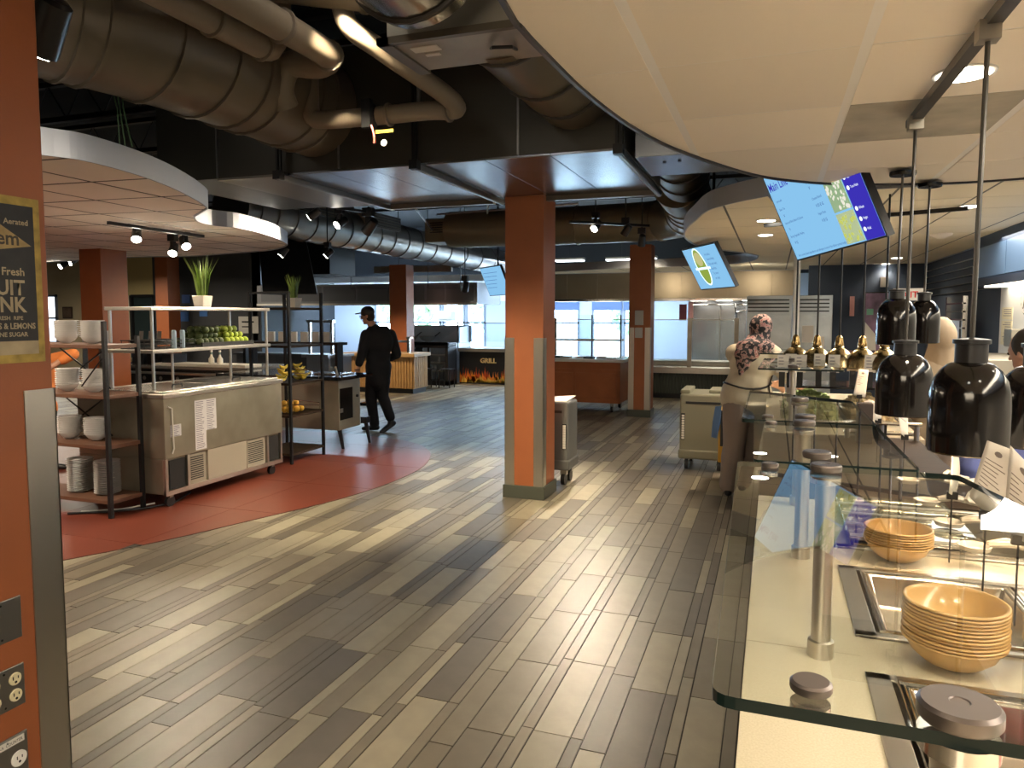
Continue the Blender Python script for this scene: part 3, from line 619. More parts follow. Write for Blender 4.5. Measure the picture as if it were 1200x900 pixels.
# ================================================================== PREP TABLE (refrigerated, stainless)
PT=thing('refrigerated_prep_table','stainless refrigerated prep table on casters with taped notices','prep table',(-5.2,5.45,0))
X0,X1,Y0,Y1=-5.68,-4.72,4.70,6.24
SS=mat('scuffed_steel',(.33,.30,.235),.42,.75,var=.22,vscale=3,bump=.03,bscale=50)
MB().box(X0,X1,Y0,Y1,.42,.93).box(X0,X1-.03,Y0,Y1,.12,.42).build('cabinet',SS,PT,bevel=.006)
MB().box(X0,X1+.012,Y0-.012,Y1+.012,.93,.965).build('rim',STEEL,PT,bevel=.004)
for a,b in ((4.72,5.46),(5.48,6.22)):
    l=MB().box(-5.42,-4.75,a,b,.965,.985).build('lid',mat('lid_steel',(.62,.60,.54),.25,.8),PT,bevel=.004); m_=(a+b)/2
    MB().tube([(-4.95,m_-.06,.985),(-4.95,m_-.05,1.01),(-4.95,m_+.05,1.01),(-4.95,m_+.06,.985)],.006,6).build('lid_handle',BLACKM,l,smooth=True)
VB=mat('vent_black',(.012,.012,.012),.6); PB=mat('panel_beige',(.40,.36,.29),.5,.3)
MB().box(X1-.029,X1-.02,4.76,4.94,.155,.40).build('open_bay',VB,PT)
MB().box(X1-.029,X1-.02,6.04,6.2,.155,.40).build('open_bay',VB,PT)
for a,b in ((4.98,5.17),(5.72,5.98)):
    v=MB().box(X1-.03,X1-.015,a,b,.15,.41).build('vent_grille',PB,PT)
    for k in range(11): MB().box(X1-.016,X1-.011,a+.012,b-.03,.19+k*.019,.198+k*.019).build('vent_slot',VB,v)
MB().box(X1-.03,X1-.005,5.19,5.70,.12,.42).build('service_panel',PB,PT,bevel=.003)
for y in (4.70,4.945,6.0,6.21): MB().box(X1-.03,X1-.002,y,y+.025,.11,.42).build('frame_strip',STEEL,PT)
MB().box(X1-.03,X1-.004,4.7,6.24,.11,.15).build('bottom_rail',STEEL,PT)
NOTE=mat('notice_paper',(.62,.60,.62),.7)
def note(a,b,za,zb,cols):
    n=MB().box(X1,X1+.002,a,b,za,zb).build('taped_notice',NOTE,PT)
    ln=MB(); k=int((zb-za)/.016)
    for i in range(k):
        for c in range(cols):
            w=(b-a)/cols; s_=a+c*w+.012; ln.box(X1+.002,X1+.0025,s_,s_+w*rs.uniform(.5,.8),zb-.012-i*.016,zb-.017-i*.016)
    ln.build('print_lines',mat('ink_grey',(.16,.15,.2),.8),n)
note(5.04,5.30,.60,.875,2); note(5.04,5.17,.44,.60,1); note(4.76,4.88,.60,.70,1)
MB().tube([(X1+.006,4.735,.86),(X1+.006,4.78,.84),(X1+.006,4.785,.60),(X1+.006,4.79,.50),(X1+.006,4.77,.46)],.007,6).build('drain_hose',mat('white_hose',(.7,.68,.62),.5),PT,smooth=True)
for (x,y) in ((X1-.07,4.80),(X1-.07,6.14),(X0+.1,4.80),(X0+.1,6.14)):
    c=MB().lathe((x-.015,y,.045),[(.045,0),(.045,.03)],16,'x').build('caster_wheel',BLACK,PT,smooth=True)
    MB().box(x-.025,x+.025,y-.02,y+.02,.08,.12).build('caster_fork',STEELD,c)
# overshelf
OS=thing('steel_overshelf','two-tier stainless overshelf standing on the prep table','shelf',(-5.25,5.6,.985))
xf,xb,ya,yb=-5.0,-5.47,4.88,6.38
for (x,y) in ((xf,ya),(xf,yb),(xb,ya),(xb,yb)): MB().tube([(x,y,.985 if x>-5.42 else .965),(x,y,1.69)],.014,8).build('post',STEEL,OS,smooth=True)
for z in (1.32,1.69): MB().box(xb-.03,xf+.03,ya-.03,yb+.03,z-.03,z).build('shelf_board',STEEL,OS,bevel=.004)
MB().tube([(-5.3,5.4,.985),(-5.3,5.4,1.3)],.012,8).build('post',STEEL,OS)
# plate rack -------------------------------------------------------
BR=thing('black_plate_rack','black metal rack with wooden shelves full of white bowls and plates','rack',(-5.4,4.5,0))
bx0,bx1,by0,by1=-6.15,-4.93,4.34,4.655
for x in (bx0,bx1):
    for y in (by0,by1): MB().box(x-.015,x+.015,y-.015,y+.015,0,1.57 if y==by0 else 1.45).build('post',BLACKM,BR)
RZ=[1.385,.985,.585,.145]
for z in RZ: MB().box(bx0,bx1+.01,by0-.01,by1+.01,z-.03,z).build('shelf_board',mat('rack_wood',(.13,.06,.035),.5,var=.2,vscale=5),BR,bevel=.003)
for s_ in (1,-1):
    for za,zb in ((1.36,1.0),(.96,.6)): MB().tube([(-5.55-s_*.3,by1+.01,za),(-5.55+s_*.3,by1+.01,zb)],.007,6).build('cross_brace',BLACKM,BR)
MB().tube([(bx1,by0+.02,1.33),(bx1-.28,by0+.02,1.05)],.006,6).build('cross_brace',BLACKM,BR)
WB=mat('white_bowl_glaze',(.66,.65,.64),.28)
def bowl_proto(kind):
    if kind=='bowl': prof=[(.03,0),(.035,.004),(.063,.022),(.080,.044),(.083,.055),(.094,.057),(.094,.0605),(.082,.060),(.06,.03),(.03,.008)]
    else: prof=[(.055,0),(.058,.003),(.10,.016),(.102,.018),(.098,.0175),(.055,.006)]
    mb=MB().lathe((0,0,0),prof,20,cap=False); mb.add([(prof[-1][0]*math.cos(2*math.pi*j/20),prof[-1][0]*math.sin(2*math.pi*j/20),prof[-1][1]) for j in range(20)],[tuple(range(20))])
    return mb
PROTO={}
def dish(kind,m,loc,lab,cat,group,scale=1,name=None):
    key=(kind,m.name)
    if key not in PROTO:
        me=bowl_proto(kind).mesh(name or kind); me.materials.append(m); me.shade_smooth(); me.set_sharp_from_angle(angle=.9); PROTO[key]=me
    o=bpy.data.objects.new(name or kind,PROTO[key]); COL.objects.link(o); o.location=loc; o.scale=(scale,)*3
    return tag(o,lab,cat,group)
rown=['top','second','third','bottom']
def ordw(k,n): return 'topmost' if k==n-1 else ('lowest' if k==0 else 'inner')
ORD=['first','second','third','fourth','fifth','sixth','seventh','eighth','ninth','tenth','eleventh','twelfth','thirteenth','fourteenth','fifteenth']
def ordn(k,n): return 'topmost' if k==n-1 else ('lowest' if k==0 else ORD[n-1-k]+' from the top')
stacks=[]
for ri,(z,cols) in enumerate(zip(RZ,[(PX(75,390,-5.1).y,0),(0,0),(0,0),(0,0)])):
    xsx=[(-5.55,'left'),(-5.33,'right')] if ri<3 else [(-5.50,'left'),(-5.28,'right')]
    xsx=[(PY((75,106) [j] if ri<3 else (85,117)[j],400,4.5).x,n) for j,n in enumerate(('left','right'))]
    for (x,side) in xsx:
        n=9 if ri<3 else 15
        kind='bowl' if ri<3 else 'plate'
        for k in range(n):
            lab='%s white %s, %s stack, %s shelf of the black rack'%(ordn(k,n),kind,side,rown[ri])
            dish(kind,WB,(x+rs.uniform(-.002,.002),4.52+rs.uniform(-.002,.002),z+.001+k*(.0160 if ri<3 else .0185)),lab,kind,'white %ss in the %s stack of the %s rack shelf'%(kind,side,rown[ri]),name='white_'+kind)
# floor cable by the rack
one(MB().tube([(-5.35,4.3,.014),(-5.1,4.45,.014),(-4.9,4.62,.016),(-4.8,4.85,.016),(-4.95,5.2,.014)],.010,8),'power_cable',BLACK,'black power cable lying on the red floor under the prep table','cable',smooth=True)
one(MB().tube([(-5.3,4.38,.014),(-5.05,4.55,.014),(-4.9,4.75,.03)],.008,8),'drain_tube',mat('white_hose',(.7,.68,.62),.5),'pale hose on the floor beside the prep table wheel','hose',smooth=True)
# ------------------------------------------------------------ potted grasses
def potgrass(loc,h,s,lab,n=60,spread=.35,seed=1):
    t=thing('potted_grass',lab,'plant',loc); x,y,z=loc
    MB().add([(x-.055*s,y-.055*s,z),(x+.055*s,y-.055*s,z),(x+.055*s,y+.055*s,z),(x-.055*s,y+.055*s,z),(x-.07*s,y-.07*s,z+.12*s),(x+.07*s,y-.07*s,z+.12*s),(x+.07*s,y+.07*s,z+.12*s),(x-.07*s,y+.07*s,z+.12*s)],[(3,2,1,0),(0,1,5,4),(1,2,6,5),(2,3,7,6),(3,0,4,7),(4,5,6,7)]).build('pot',mat('white_pot',(.60,.56,.50),.5),t,bevel=.004)
    mb=MB(); rr=random.Random(seed)
    for i in range(n):
        a=rr.uniform(0,6.28); r=rr.uniform(0,.05)*s; b=Vector((x+r*math.cos(a),y+r*math.sin(a),z+.11*s)); hh=h*rr.uniform(.55,1); sp=spread*hh*rr.uniform(.1,1)
        pts=[b,b+Vector((math.cos(a)*sp*.25,math.sin(a)*sp*.25,hh*.5)),b+Vector((math.cos(a)*sp,math.sin(a)*sp,hh*rr.uniform(.85,1)))]
        side=Vector((-math.sin(a+.6),math.cos(a+.6),0))*.007*s
        mb.add([pts[0]-side,pts[0]+side,pts[1]+side,pts[1]-side,pts[2]],[(0,1,2,3),(3,2,4)])
    mb.build('grass_blades',mat('grass_green',(.16,.24,.045),.5,var=.3,vscale=8),t,kind='stuff'); return t
potgrass((-5.2,5.70,1.69),.44,.95,'tall potted grass in a white pot on the steel overshelf',seed=3)
# ------------------------------------------------------------ right rack with fruit
FR=thing('fruit_rack','open black rack with wooden shelves of bananas and oranges','rack',(-5.1,6.9,0))
fx0,fx1,fy0,fy1=-5.38,-4.88,6.60,7.20
for x in (fx0,fx1):
    for y in (fy0,fy1): MB().box(x-.014,x+.014,y-.014,y+.014,0,1.87).build('post',BLACKM,FR)
MB().box(fx0,fx1,fy0-.01,fy0+.01,1.85,1.87).box(fx0-.01,fx0+.01,fy0,fy1,1.85,1.87).build('top_rail',BLACKM,FR)
FZ=[1.70,1.29,.885,.535,.12]
for z in FZ: MB().box(fx0-.01,fx1+.012,fy0-.012,fy1+.012,z-.025,z).build('shelf_board',WOODD,FR,bevel=.003)
potgrass((-5.05,6.93,1.70),.30,.9,'shorter potted grass in a white pot on the fruit rack',n=70,spread=.28,seed=5)
def banana(loc,rz,tilt,s,m,lab,group):
    pts=[];rad=[]
    for i in range(7):
        a=-.75+1.5*i/6; pts.append(Vector((math.sin(a)*.12*s,0,(1-math.cos(a))*.12*s))); rad.append([.006,.013,.0175,.019,.0175,.013,.005][i]*s)
    M=Matrix.Rotation(rz,3,'Z')@Matrix.Rotation(tilt,3,'X'); 
    mb=MB().tube([M@p for p in pts],rad,8); o=mb.build('banana',m,smooth=True); mn=min((v.co.z for v in o.data.vertices)); o.location=(loc[0],loc[1],loc[2]-mn)
    return tag(o,lab,'banana',group)
BY=mat('banana_yellow',(.62,.46,.05),.45,var=.12,vscale=6)
for bi,(by,nm) in enumerate(((6.73,'left'),(7.0,'right'))):
    for k in range(9):
        banana((-5.08+rs.uniform(-.06,.06),by+rs.uniform(-.03,.05)+.02*(k%3),.885+.034*(k//2)),rs.uniform(1.1,2.0),rs.uniform(-.5,.5),1.0,BY,'%s banana from the bottom of the %s yellow heap on the fruit rack'%(ORD[k],nm),'bananas in the %s heap'%nm)
ORG=mat('orange_peel',(.62,.36,.05),.45,bump=.1,bscale=200)
def fruit(c,r,m,name,lab,cat,group):
    me=PROTO.get(('f',name))
    if me is None:
        me=MB().sph((0,0,0),(1,1,.94),12,9).add([(0.08,0,.9),(0,.08,.9),(-.08,0,.9),(0,-.08,.9),(.02,.02,1.12)],[(0,1,4),(1,2,4),(2,3,4),(3,0,4)]).mesh(name); me.materials.append(m); me.shade_smooth(); PROTO[('f',name)]=me
    o=bpy.data.objects.new(name,me); COL.objects.link(o); o.location=c; o.scale=(r,r,r); o.rotation_euler=(rs.uniform(-.6,.6),rs.uniform(-.6,.6),rs.uniform(0,6)); return tag(o,lab,cat,group)
for k in range(9):
    fruit((-5.15+(k%3)*.085,6.72+(k//3)*.1+ (.02 if k%2 else 0),.535+.042+(.0)),.038,ORG,'orange','orange on the lower rack shelf, %s row, %s from the left'%(['back','middle','front'][k%3],ORD[k//3]),'orange','oranges on the fruit rack')
for k in range(4): fruit((-5.10+(k%2)*.085,6.78+(k//2)*.1,.535+.105),.036,ORG,'orange','orange on top of the heap, %s %s one'%(['back','front'][k%2],['left','right'][k//2]),'orange','upper oranges on the fruit rack')
for z,lab in ((.885,'chrome wire rail leaning over the bananas'),(.535,'chrome wire rail around the oranges')):
    t=thing('wire_rail',lab,'rail',(-5.0,6.9,z))
    for dz,dx in ((.06,0),(.12,.0)):
        MB().tube([(-4.91,6.66,z+dz+.05),(-4.9,7.16,z+dz*.5+.02)],.005,6).build('wire',STEELB,t)
    MB().tube([(-4.91,6.66,z),(-4.91,6.66,z+.17)],.005,6).tube([(-4.9,7.16,z),(-4.9,7.16,z+.08)],.005,6).build('wire_upright',STEELB,t)
# ------------------------------------------------------------ apples and things on the overshelf
at_=one(MB().box(-5.42,-5.03,5.5,6.22,1.321,1.335).box(-5.42,-5.40,5.5,6.22,1.335,1.36).box(-5.05,-5.03,5.5,6.22,1.335,1.36),'apple_tray',BLACKM,'black tray under the heap of green apples','tray')
APG=mat('apple_green',(.36,.46,.06),.3,var=.15,vscale=3,coat=.3); AVO=mat('avocado_green',(.05,.075,.018),.5,bump=.2,bscale=90)
for lay,(nx,ny) in enumerate([(4,5),(3,4),(2,3)]):
    for i in range(nx):
        for j in range(ny):
            fruit((-5.36+.045*lay+i*.088,5.90+.035*lay+j*.066,1.335+.034+lay*.055),.035,APG,'green_apple','green apple in the %s layer of the heap, %s row, %s from the left'%(['bottom','middle','top'][lay],['back','third','second','front'][i+4-nx],ORD[j]),'apple','green apples on the overshelf, '+['bottom layer','middle layer','top layer'][lay])
for lay,(nx,ny) in enumerate([(4,5),(3,4),(3,3)]):
    for i in range(nx):
        for j in range(ny):
            fruit((-5.36+.045*lay+i*.088,5.54+.035*lay+j*.066,1.335+.034+lay*.055),.036,AVO,'avocado','dark avocado in the %s layer of the heap, %s row, %s from the left'%(['bottom','middle','top'][lay],['back','third','second','front'][i+4-nx],ORD[j]),'avocado','avocados on the overshelf, '+['bottom layer','middle layer','top layer'][lay])
# wire condiment racks on the shelf
for k in range(3):
    y=4.92+k*.17; t=thing('wire_basket','low black wire basket on the overshelf, %s from its left end'%['first','second','third'][k],'basket',(-5.2,y+.07,1.32))
    for z in (1.325,1.36,1.395):
        MB().tube([(-5.05,y,z),(-5.4,y,z),(-5.4,y+.15,z),(-5.05,y+.15,z)],.004,5,closed=True).build('wire_ring',BLACKM,t)
    for a in range(5): MB().tube([(-5.05-a*.085,y,1.325),(-5.05-a*.085,y,1.395)],.003,4).build('wire_upright',BLACKM,t)
for k,(px,c) in enumerate([(204,(.40,.52,.62)),(214,(.40,.52,.62))]):
    p=PX(px,400,-5.06); one(MB().lathe((p.x,p.y,1.32),[(.02,0),(.021,.004),(.021,.155),(.014,.165)],16),'slim_can',mat('pale_blue_can',c,.3,.4),'slim pale blue can on the overshelf, %s one'%['left','right'][k],'can',smooth=True)
# salad bar behind (black counter)
sb=thing('black_salad_bar','black counter with a pale worktop behind the prep table','counter',(-8,8.2,0))
def bar(x0,x1,y0,y1): return MB().box(x0,x1,y0,y1,0,.86)
bar(-9.6,-6.7,8.15,9.0).build('counter_body',mat('counter_black',(.012,.012,.013),.4),sb)
MB().box(-9.65,-6.65,8.08,9.05,.86,.90).build('worktop',mat('worktop_grey_steel',(.34,.31,.27),.25,.6),sb,bevel=.004)
MB().box(-9.65,-6.65,7.9,8.08,.80,.82).build('tray_rail',STEEL,sb)
for k in range(5): MB().lathe((-8.5+k*.3,8.14,.72),[(.03,-.01),(.02,0)],10,'y').build('knob',STEEL,sb)
for k,px in enumerate([248,258]):
    p=PY(px,428,8.3); b=thing('dressing_bottle','glass bottle of white dressing on the salad bar, %s of two'%['left','right'][k],'bottle',(p.x,8.3,.935))
    MB().lathe((p.x,8.3,.935),[(.033,0),(.040,.01),(.040,.07),(.02,.10),(.013,.13)],16).build('bottle_body',mat('dressing_cream',(.78,.74,.62),.25),b,smooth=True)
    MB().lathe((p.x,8.3,.935),[(.013,.13),(.012,.165)],12).build('neck',mat('bottle_glass_green',(.18,.25,.2),.1),b)
    MB().lathe((p.x,8.3,.935),[(.018,.165),(.018,.19)],12).build('cap',PAPER,b)
one(MB().box(-8.35,-6.75,8.15,8.5,.90,.935),'cutting_board',mat('board_white',(.72,.68,.6),.5),'long white cutting board on the salad bar','board',bevel=.004)
for k,(px) in enumerate([172,185]):
    p=PY(px,425,8.4)
one(MB().box(-9.5,-8.95,8.2,8.6,.90,.925),'food_tray',STEELB,'steel tray of pasta on the salad bar left end','tray',bevel=.004)
pa=MB(); 
for i in range(60): pa.sph((rs.uniform(-9.45,-9.0),rs.uniform(8.25,8.55),.935+rs.uniform(0,.03)),rs.uniform(.012,.03),6,4)
tag(recenter(pa.build('pasta_salad',mat('pasta',(.62,.44,.2),.5),kind='stuff')),'pasta salad heaped in the steel tray','food')
for k in range(3):
    a=-8.85+k*.28; one(MB().box(a,a+.22,8.25,8.5,.90,1.06),'black_bin',BLACK,'black napkin bin on the salad bar, %s of three'%['left','middle','right'][k],'bin',bevel=.005)
# white menu cards row behind salad bar
for k,(px,g) in enumerate([(165,1),(176,1),(186,1),(203,0),(221,0),(244,0),(252,0),(259,0),(265,0)]):
    p=PY(px,395,9.2); c=thing('menu_card','small white menu card standing on the far salad bar ledge, %s from the left'%['first','second','third','fourth','fifth','sixth','seventh','eighth','ninth'][k],'card',(p.x,9.2,1.22))
    MB().add([(p.x-.045,9.2,1.22),(p.x+.045,9.2,1.22),(p.x+.035,9.23,1.36),(p.x-.055,9.23,1.36)],[(0,1,2,3)]).build('card_face',PAPER,c); MB().box(p.x-.03,p.x+.03,9.19,9.24,1.20,1.22).build('card_foot',BLACK,c)
lg=one(MB().box(-10.6,-7.6,9.12,9.4,1.17,1.20).box(-10.6,-10.55,9.2,9.3,0,1.17).box(-7.65,-7.6,9.2,9.3,0,1.17),'black_ledge',BLACKM,'long black ledge carrying the row of menu cards','shelf')
# ------------------------------------------------------------ pizza counter
pz=thing('oven_counter','black topped counter with steel oven front on tapered legs','counter',(-5.4,7.9,0))
MB().box(-6.6,-4.78,7.42,8.16,.845,.885).build('worktop',mat('black_stone',(.012,.012,.014),.12,coat=.3),pz,bevel=.004)
MB().box(-6.5,-4.86,7.5,7.98,.24,.84).build('oven_body',mat('oven_steel',(.42,.39,.31),.4,.6,var=.1),pz,bevel=.005)
MB().box(-4.862,-4.852,7.52,7.58,.45,.5).build('hinge',STEEL,pz)
MB().box(-4.864,-4.855,7.00+.52,7.00+.80,.36,.74).build('oven_window',BLACKG,pz)
MB().lathe((-4.86,7.9,.62),[(.018,0),(.016,.02)],10,'x').build('knob',BLACK,pz)
for (x,y) in ((-4.83,8.05),(-6.5,8.05),(-6.5,7.5),(-4.9,7.55)): MB().tube([(x,y,.30),(x+(.04 if x>-5 else -.03),y+.03,0)],[.03,.017],8).build('leg',BLACKM,pz)
MB().box(-4.87,-4.79,8.0,8.1,.26,.34).build('leg_bracket',BLACK,pz)
one(MB().tube([(-4.95,7.62,.895),(-4.93,7.55,1.0)],[.014,.012],8),'white_scoop_handle',PAPER,'white scoop handle sticking up from the black counter','utensil',smooth=True)
one(MB().box(-5.35,-4.95,7.72,8.0,.885,.90),'steel_tray',STEELB,'shallow steel tray on the black counter','tray',bevel=.004)
ps=one(MB().box(PZ(426,474).x,PZ(446,474).x,PZ(437,476).y,PZ(437,476).y+.3,.0,.05),'floor_scale',BLACKG,'low dark step scale on the floor left of the man','scale',bevel=.01)
# bread boxes row behind fruit rack (wooden crates with cards)
for k in range(6):
    p=PY(318+k*13,395,9.22); one(MB().box(p.x-.06,p.x+.06,9.2,9.24,1.22,1.37),'paper_sleeve',PAPER,'paper sleeve upright behind the fruit rack, %s from the left'%['first','second','third','fourth','fifth','sixth'][k],'card')
one(MB().box(-7.55,-5.9,9.1,9.36,1.18,1.22).box(-7.5,-7.46,9.15,9.3,0,1.18).box(-5.98,-5.94,9.15,9.3,0,1.18),'sleeve_ledge',WOODD,'dark ledge carrying the paper sleeves','shelf')
# ================================================================== FAR STATIONS
BSTEEL=mat('blue_lit_steel',(.42,.44,.47),.3,.8,var=.15,vscale=2)
wk=thing('wood_kiosk','oak slatted kiosk counter behind the man in black','counter',(-7.6,13.8,0))
MB().box(-8.5,-6.93,13.45,14.1,.10,.76).build('kiosk_body',WOODM,wk)
for k in range(24):
    x=-8.49+k*.0650; MB().box(x,x+.045,13.43,13.45,.12,.76).build('slat',WOODM,wk)
for k in range(9): y=13.46+k*.068; MB().box(-6.93,-6.915,y,y+.05,.12,.76).build('slat',WOODM,wk)
MB().box(-8.55,-6.86,13.36,14.12,.76,.83).build('kiosk_top',mat('oak_top',(.52,.31,.14),.4),wk,bevel=.005)
MB().box(-8.45,-6.95,13.47,14.05,0,.12).build('plinth',BLACK,wk)
st=thing('tap_stand','steel tap stand on the oak kiosk','tap',(-7.2,13.7,.83))
MB().box(-7.15,-7.09,13.6,13.66,.83,1.16).build('upright',STEELB,st); MB().box(-7.7,-7.09,13.61,13.65,1.05,1.09).build('cross_bar',STEELB,st); MB().box(-7.16,-7.06,13.58,13.68,1.13,1.16).build('upright_cap',STEELB,st)
# black display case with stools
dc=thing('black_display_case','black framed glass display case left of the grill counter','case',(-6.9,15.5,0))
MB().box(-7.95,-7.0,15.3,15.36,.86,1.0).box(-7.95,-7.88,15.3,15.8,0,.9).box(-7.07,-7.0,15.3,15.8,0,.9).box(-7.52,-7.47,15.3,15.36,.1,.9).box(-7.95,-7.0,15.3,15.8,.92,.98).box(-7.95,-7.0,15.3,15.8,0,.1).build('case_frame',BLACKM,dc)
MB().box(-7.88,-7.07,15.33,15.34,.1,.88).build('case_glass',GLASSW,dc)
for z in (.3,.5,.68): MB().box(-7.88,-7.07,15.4,15.75,z,z+.015).build('wire_shelf',STEEL,dc)
for k in range(8): one(MB().lathe((-7.8+k*.09,15.55,.315+(k%3==2)*.2),[(.035,0),(.035,.12)],10),'stored_cup',BSTEEL,'steel cup inside the black display case, %s from the left'%ORD[k],'cup','cups in the display case',smooth=True)
for k in range(3):
    x=-7.75+k*.45; t=thing('bar_stool','thin black backless stool before the display case, %s of three'%['left','middle','right'][k],'stool',(x,14.9,0))
    MB().box(x-.15,x+.15,14.75,15.05,.40,.42).build('seat',BLACKM,t)
    for dx in (-.13,.13):
        for dy in (-.13,.13): MB().box(x+dx-.009,x+dx+.009,14.9+dy-.009,14.9+dy+.009,0,.40).build('leg',BLACKM,t)
# grill counter
gc=thing('grill_counter','dark counter front lettered GRILL above printed flames','counter',(-6.4,16.3,0))
MB().box(-7.0,-5.55,15.95,16.8,0,.76).build('counter_body',mat('grill_black',(.012,.012,.014),.35),gc)
MB().box(-7.0,-5.5,15.85,16.85,.76,.84).build('counter_top',STEEL,gc,bevel=.005)
text('GRILL',.155,frameM((-6.46,15.93,.50),(1,0,0),(0,0,1)),mat('letter_gold',(.75,.55,.25),.4),gc,extrude=.01,weight=.004)
FL=[mat('flame_red',(.55,.07,.01),.5),mat('flame_orange',(.8,.22,.02),.5),mat('flame_yellow',(.85,.5,.08),.5)]
rf=random.Random(4)
for li,(m_,hh,n_) in enumerate(zip(FL,(.42,.33,.22),(26,30,26))):
    mb=MB()
    for i in range(n_):
        x=-6.95+1.35*rf.random(); w=rf.uniform(.03,.07); h=hh*rf.uniform(.45,1); y=15.948-li*.002; q=rf.uniform(-.04,.04)
        mb.add([(x-w,y,.03),(x+w,y,.03),(x+w*.8,y,h*.45),(x+w*.1+q,y,h*.7),(x+q*1.5,y,h),(x-w*.35+q,y,h*.6),(x-w*.9,y,h*.35)],[(0,1,2,3,4,5,6)])
    mb.build('printed_flames',m_,gc,kind='stuff')
gg=thing('glass_guard','low glass sneeze guard above the grill counter','glass guard',(-6.4,15.9,.84))
MB().box(-7.0,-5.6,15.87,15.88,1.0,1.42).build('glass_pane',GLASSW,gg); MB().box(-7.0,-5.6,15.865,15.885,1.42,1.435).build('top_rail',BLACKM,gg)
for x in (-7.0,-5.6): MB().box(x-.012,x+.012,15.86,15.89,.84,1.43).build('upright',BLACKM,gg)
# hood left
hl=thing('range_hood','long pale grey range hood above the left kitchen windows','hood',(-9,15.8,1.85))
MB().box(-12.4,-6.35,15.5,17.0,1.87,2.36).build('hood_body',mat('hood_grey',(.22,.225,.24),.35,.5),hl,bevel=.005)
hx=[-12.3,-11.4,-10.45,-9.5,-8.6,-7.65,-7.15,-6.4]
for a,b in zip(hx,hx[1:]): MB().box(a+.03,b-.03,15.49,15.5,1.95,2.31).build('hood_panel',mat('hood_panel_grey',(.15,.155,.17),.35,.5),hl)
MB().box(-12.4,-6.35,15.47,15.52,1.85,1.90).build('hood_lip',STEEL,hl)
MB().box(-12.5,-6.0,15.9,16.2,2.42,2.56).build('white_soffit',PAPER,hl)
MB().box(-8.9,-6.9,15.3,15.36,2.6,2.75).build('upper_duct_box',STEELD,hl)
for (px0,px1) in ((412,468),(502,540)):
    a=PY(px0,378,14.6).x; b=PY(px1,378,14.6).x; z=PY(px0,338,14.6).z
    one(MB().tube([(a,14.6,4.1),(a,14.6,z),(b,14.6,z),(b,14.6,4.1)],.01,6),'hanging_rail',BLACKM,'thin black rail hanging before the left hood, %s one'%('left' if px0<450 else 'right'),'rail')
# steel equipment line beneath left hood
eq=thing('steel_cook_line','blue-lit stainless equipment line behind the oak kiosk','cooker',(-7.8,16.2,0))
MB().box(-8.9,-7.1,16.0,16.9,0,.95).build('cooker_body',BSTEEL,eq,bevel=.01); MB().box(-8.9,-7.05,16.8,16.9,.95,1.36).build('back_panel',BSTEEL,eq)
MB().add([(-7.7,16.2,.95),(-7.1,16.2,.95),(-7.1,16.8,.95),(-7.7,16.8,.95),(-7.1,16.8,1.35),(-7.1,16.2,1.32)],[(0,1,2,3),(0,3,4,5),(1,5,4,2),(0,5,1),(3,2,4)]).build('side_shield',BSTEEL,eq)
for k,(x,lab) in enumerate(((-8.5,'left'),(-8.0,'right'))):
    t=thing('wok','dark wok on the far cook line, %s one'%lab,'pan',(x,16.3,.96)); MB().lathe((x,16.3,.96),[(.06,0),(.16,.05),(.22,.14),(.215,.14),(.15,.06)],18).build('pan_body',STEELD,t,smooth=True); MB().tube([(x+.2,16.3,1.1),(x+.36,16.25,1.2)],.012,6).build('pan_handle',BLACKM,t)
one(MB().box(-8.35,-7.95,17.6,17.9,1.45,1.72).box(-8.3,-8.0,17.59,17.6,1.5,1.66),'wall_unit',PAPER,'white order screen unit before the left windows','monitor',bevel=.02)
mp=thing('shelf_cart','steel two post rack behind the fruit rack','rack',(-8.3,12.2,0))
for x in (-8.55,-8.05): MB().box(x-.025,x+.025,12.2,12.25,.85,1.5).build('upright',STEELB,mp)
MB().box(-8.6,-8.0,12.18,12.27,1.47,1.52).build('cross_bar',STEELB,mp); MB().box(-8.6,-8.0,12.0,12.4,.8,.86).box(-8.55,-8.05,12.1,12.3,0,.8).build('base_shelf',BSTEEL,mp)
pw=one(MB().box(-10.4,PY(399,430,12.3).x,12.3,12.7,0,.80).box(-10.45,PY(401,430,12.3).x,12.25,12.75,.80,.85),'low_partition_counter',mat('counter_slate',(.10,.11,.13),.4),'grey slate counter with steel top left of the man','counter',bevel=.006)
# wall notices left
for px,c,lab,z0,z1 in ((218,(.05,.12,.38),'blue poster on the charcoal wall above the plates',1.93,2.15),(216,(.04,.14,.42),'deep blue poster on the charcoal wall behind the shelf',1.45,1.7),(238,(.06,.18,.5),'small blue notice on the charcoal wall',1.58,1.72)):
    a=lx(px-4);b=lx(px+5); t=one(MB().box(a,b,LY-.02,LY,z0,z1),'wall_poster',mat('poster_%d'%px+str(z0),c,.5),lab,'poster')
t=thing('white_notice_board','white framed notice board behind the apples','board',(lx(292),LY-.03,1.15))
MB().box(lx(280),lx(303)+.0,LY-.03+.0,LY-.01,1.15,1.58).build('board_face',PAPER,t); MB().box(lx(284),lx(298),LY-.035,LY-.03,1.42,1.46).box(lx(284),lx(292),LY-.035,LY-.03,1.30,1.33).build('printed_bars',BLACKM,t)
struct(MB().box(-12.4,lx(306),LY,LY+.15,0,1.9),'wall_kitchen_end',DARKW)
t=thing('wall_picture','small dark framed picture on the beige lounge wall','picture',(lx(79),LY-.02,1.55)); MB().box(lx(74),lx(85),LY-.03,LY,1.52,1.85).build('frame',mat('frame_dark',(.05,.03,.02),.5),t); MB().box(lx(75),lx(84),LY-.035,LY-.03,1.56,1.81).build('picture_print',mat('print_brown',(.14,.09,.06),.6,var=.4),t)
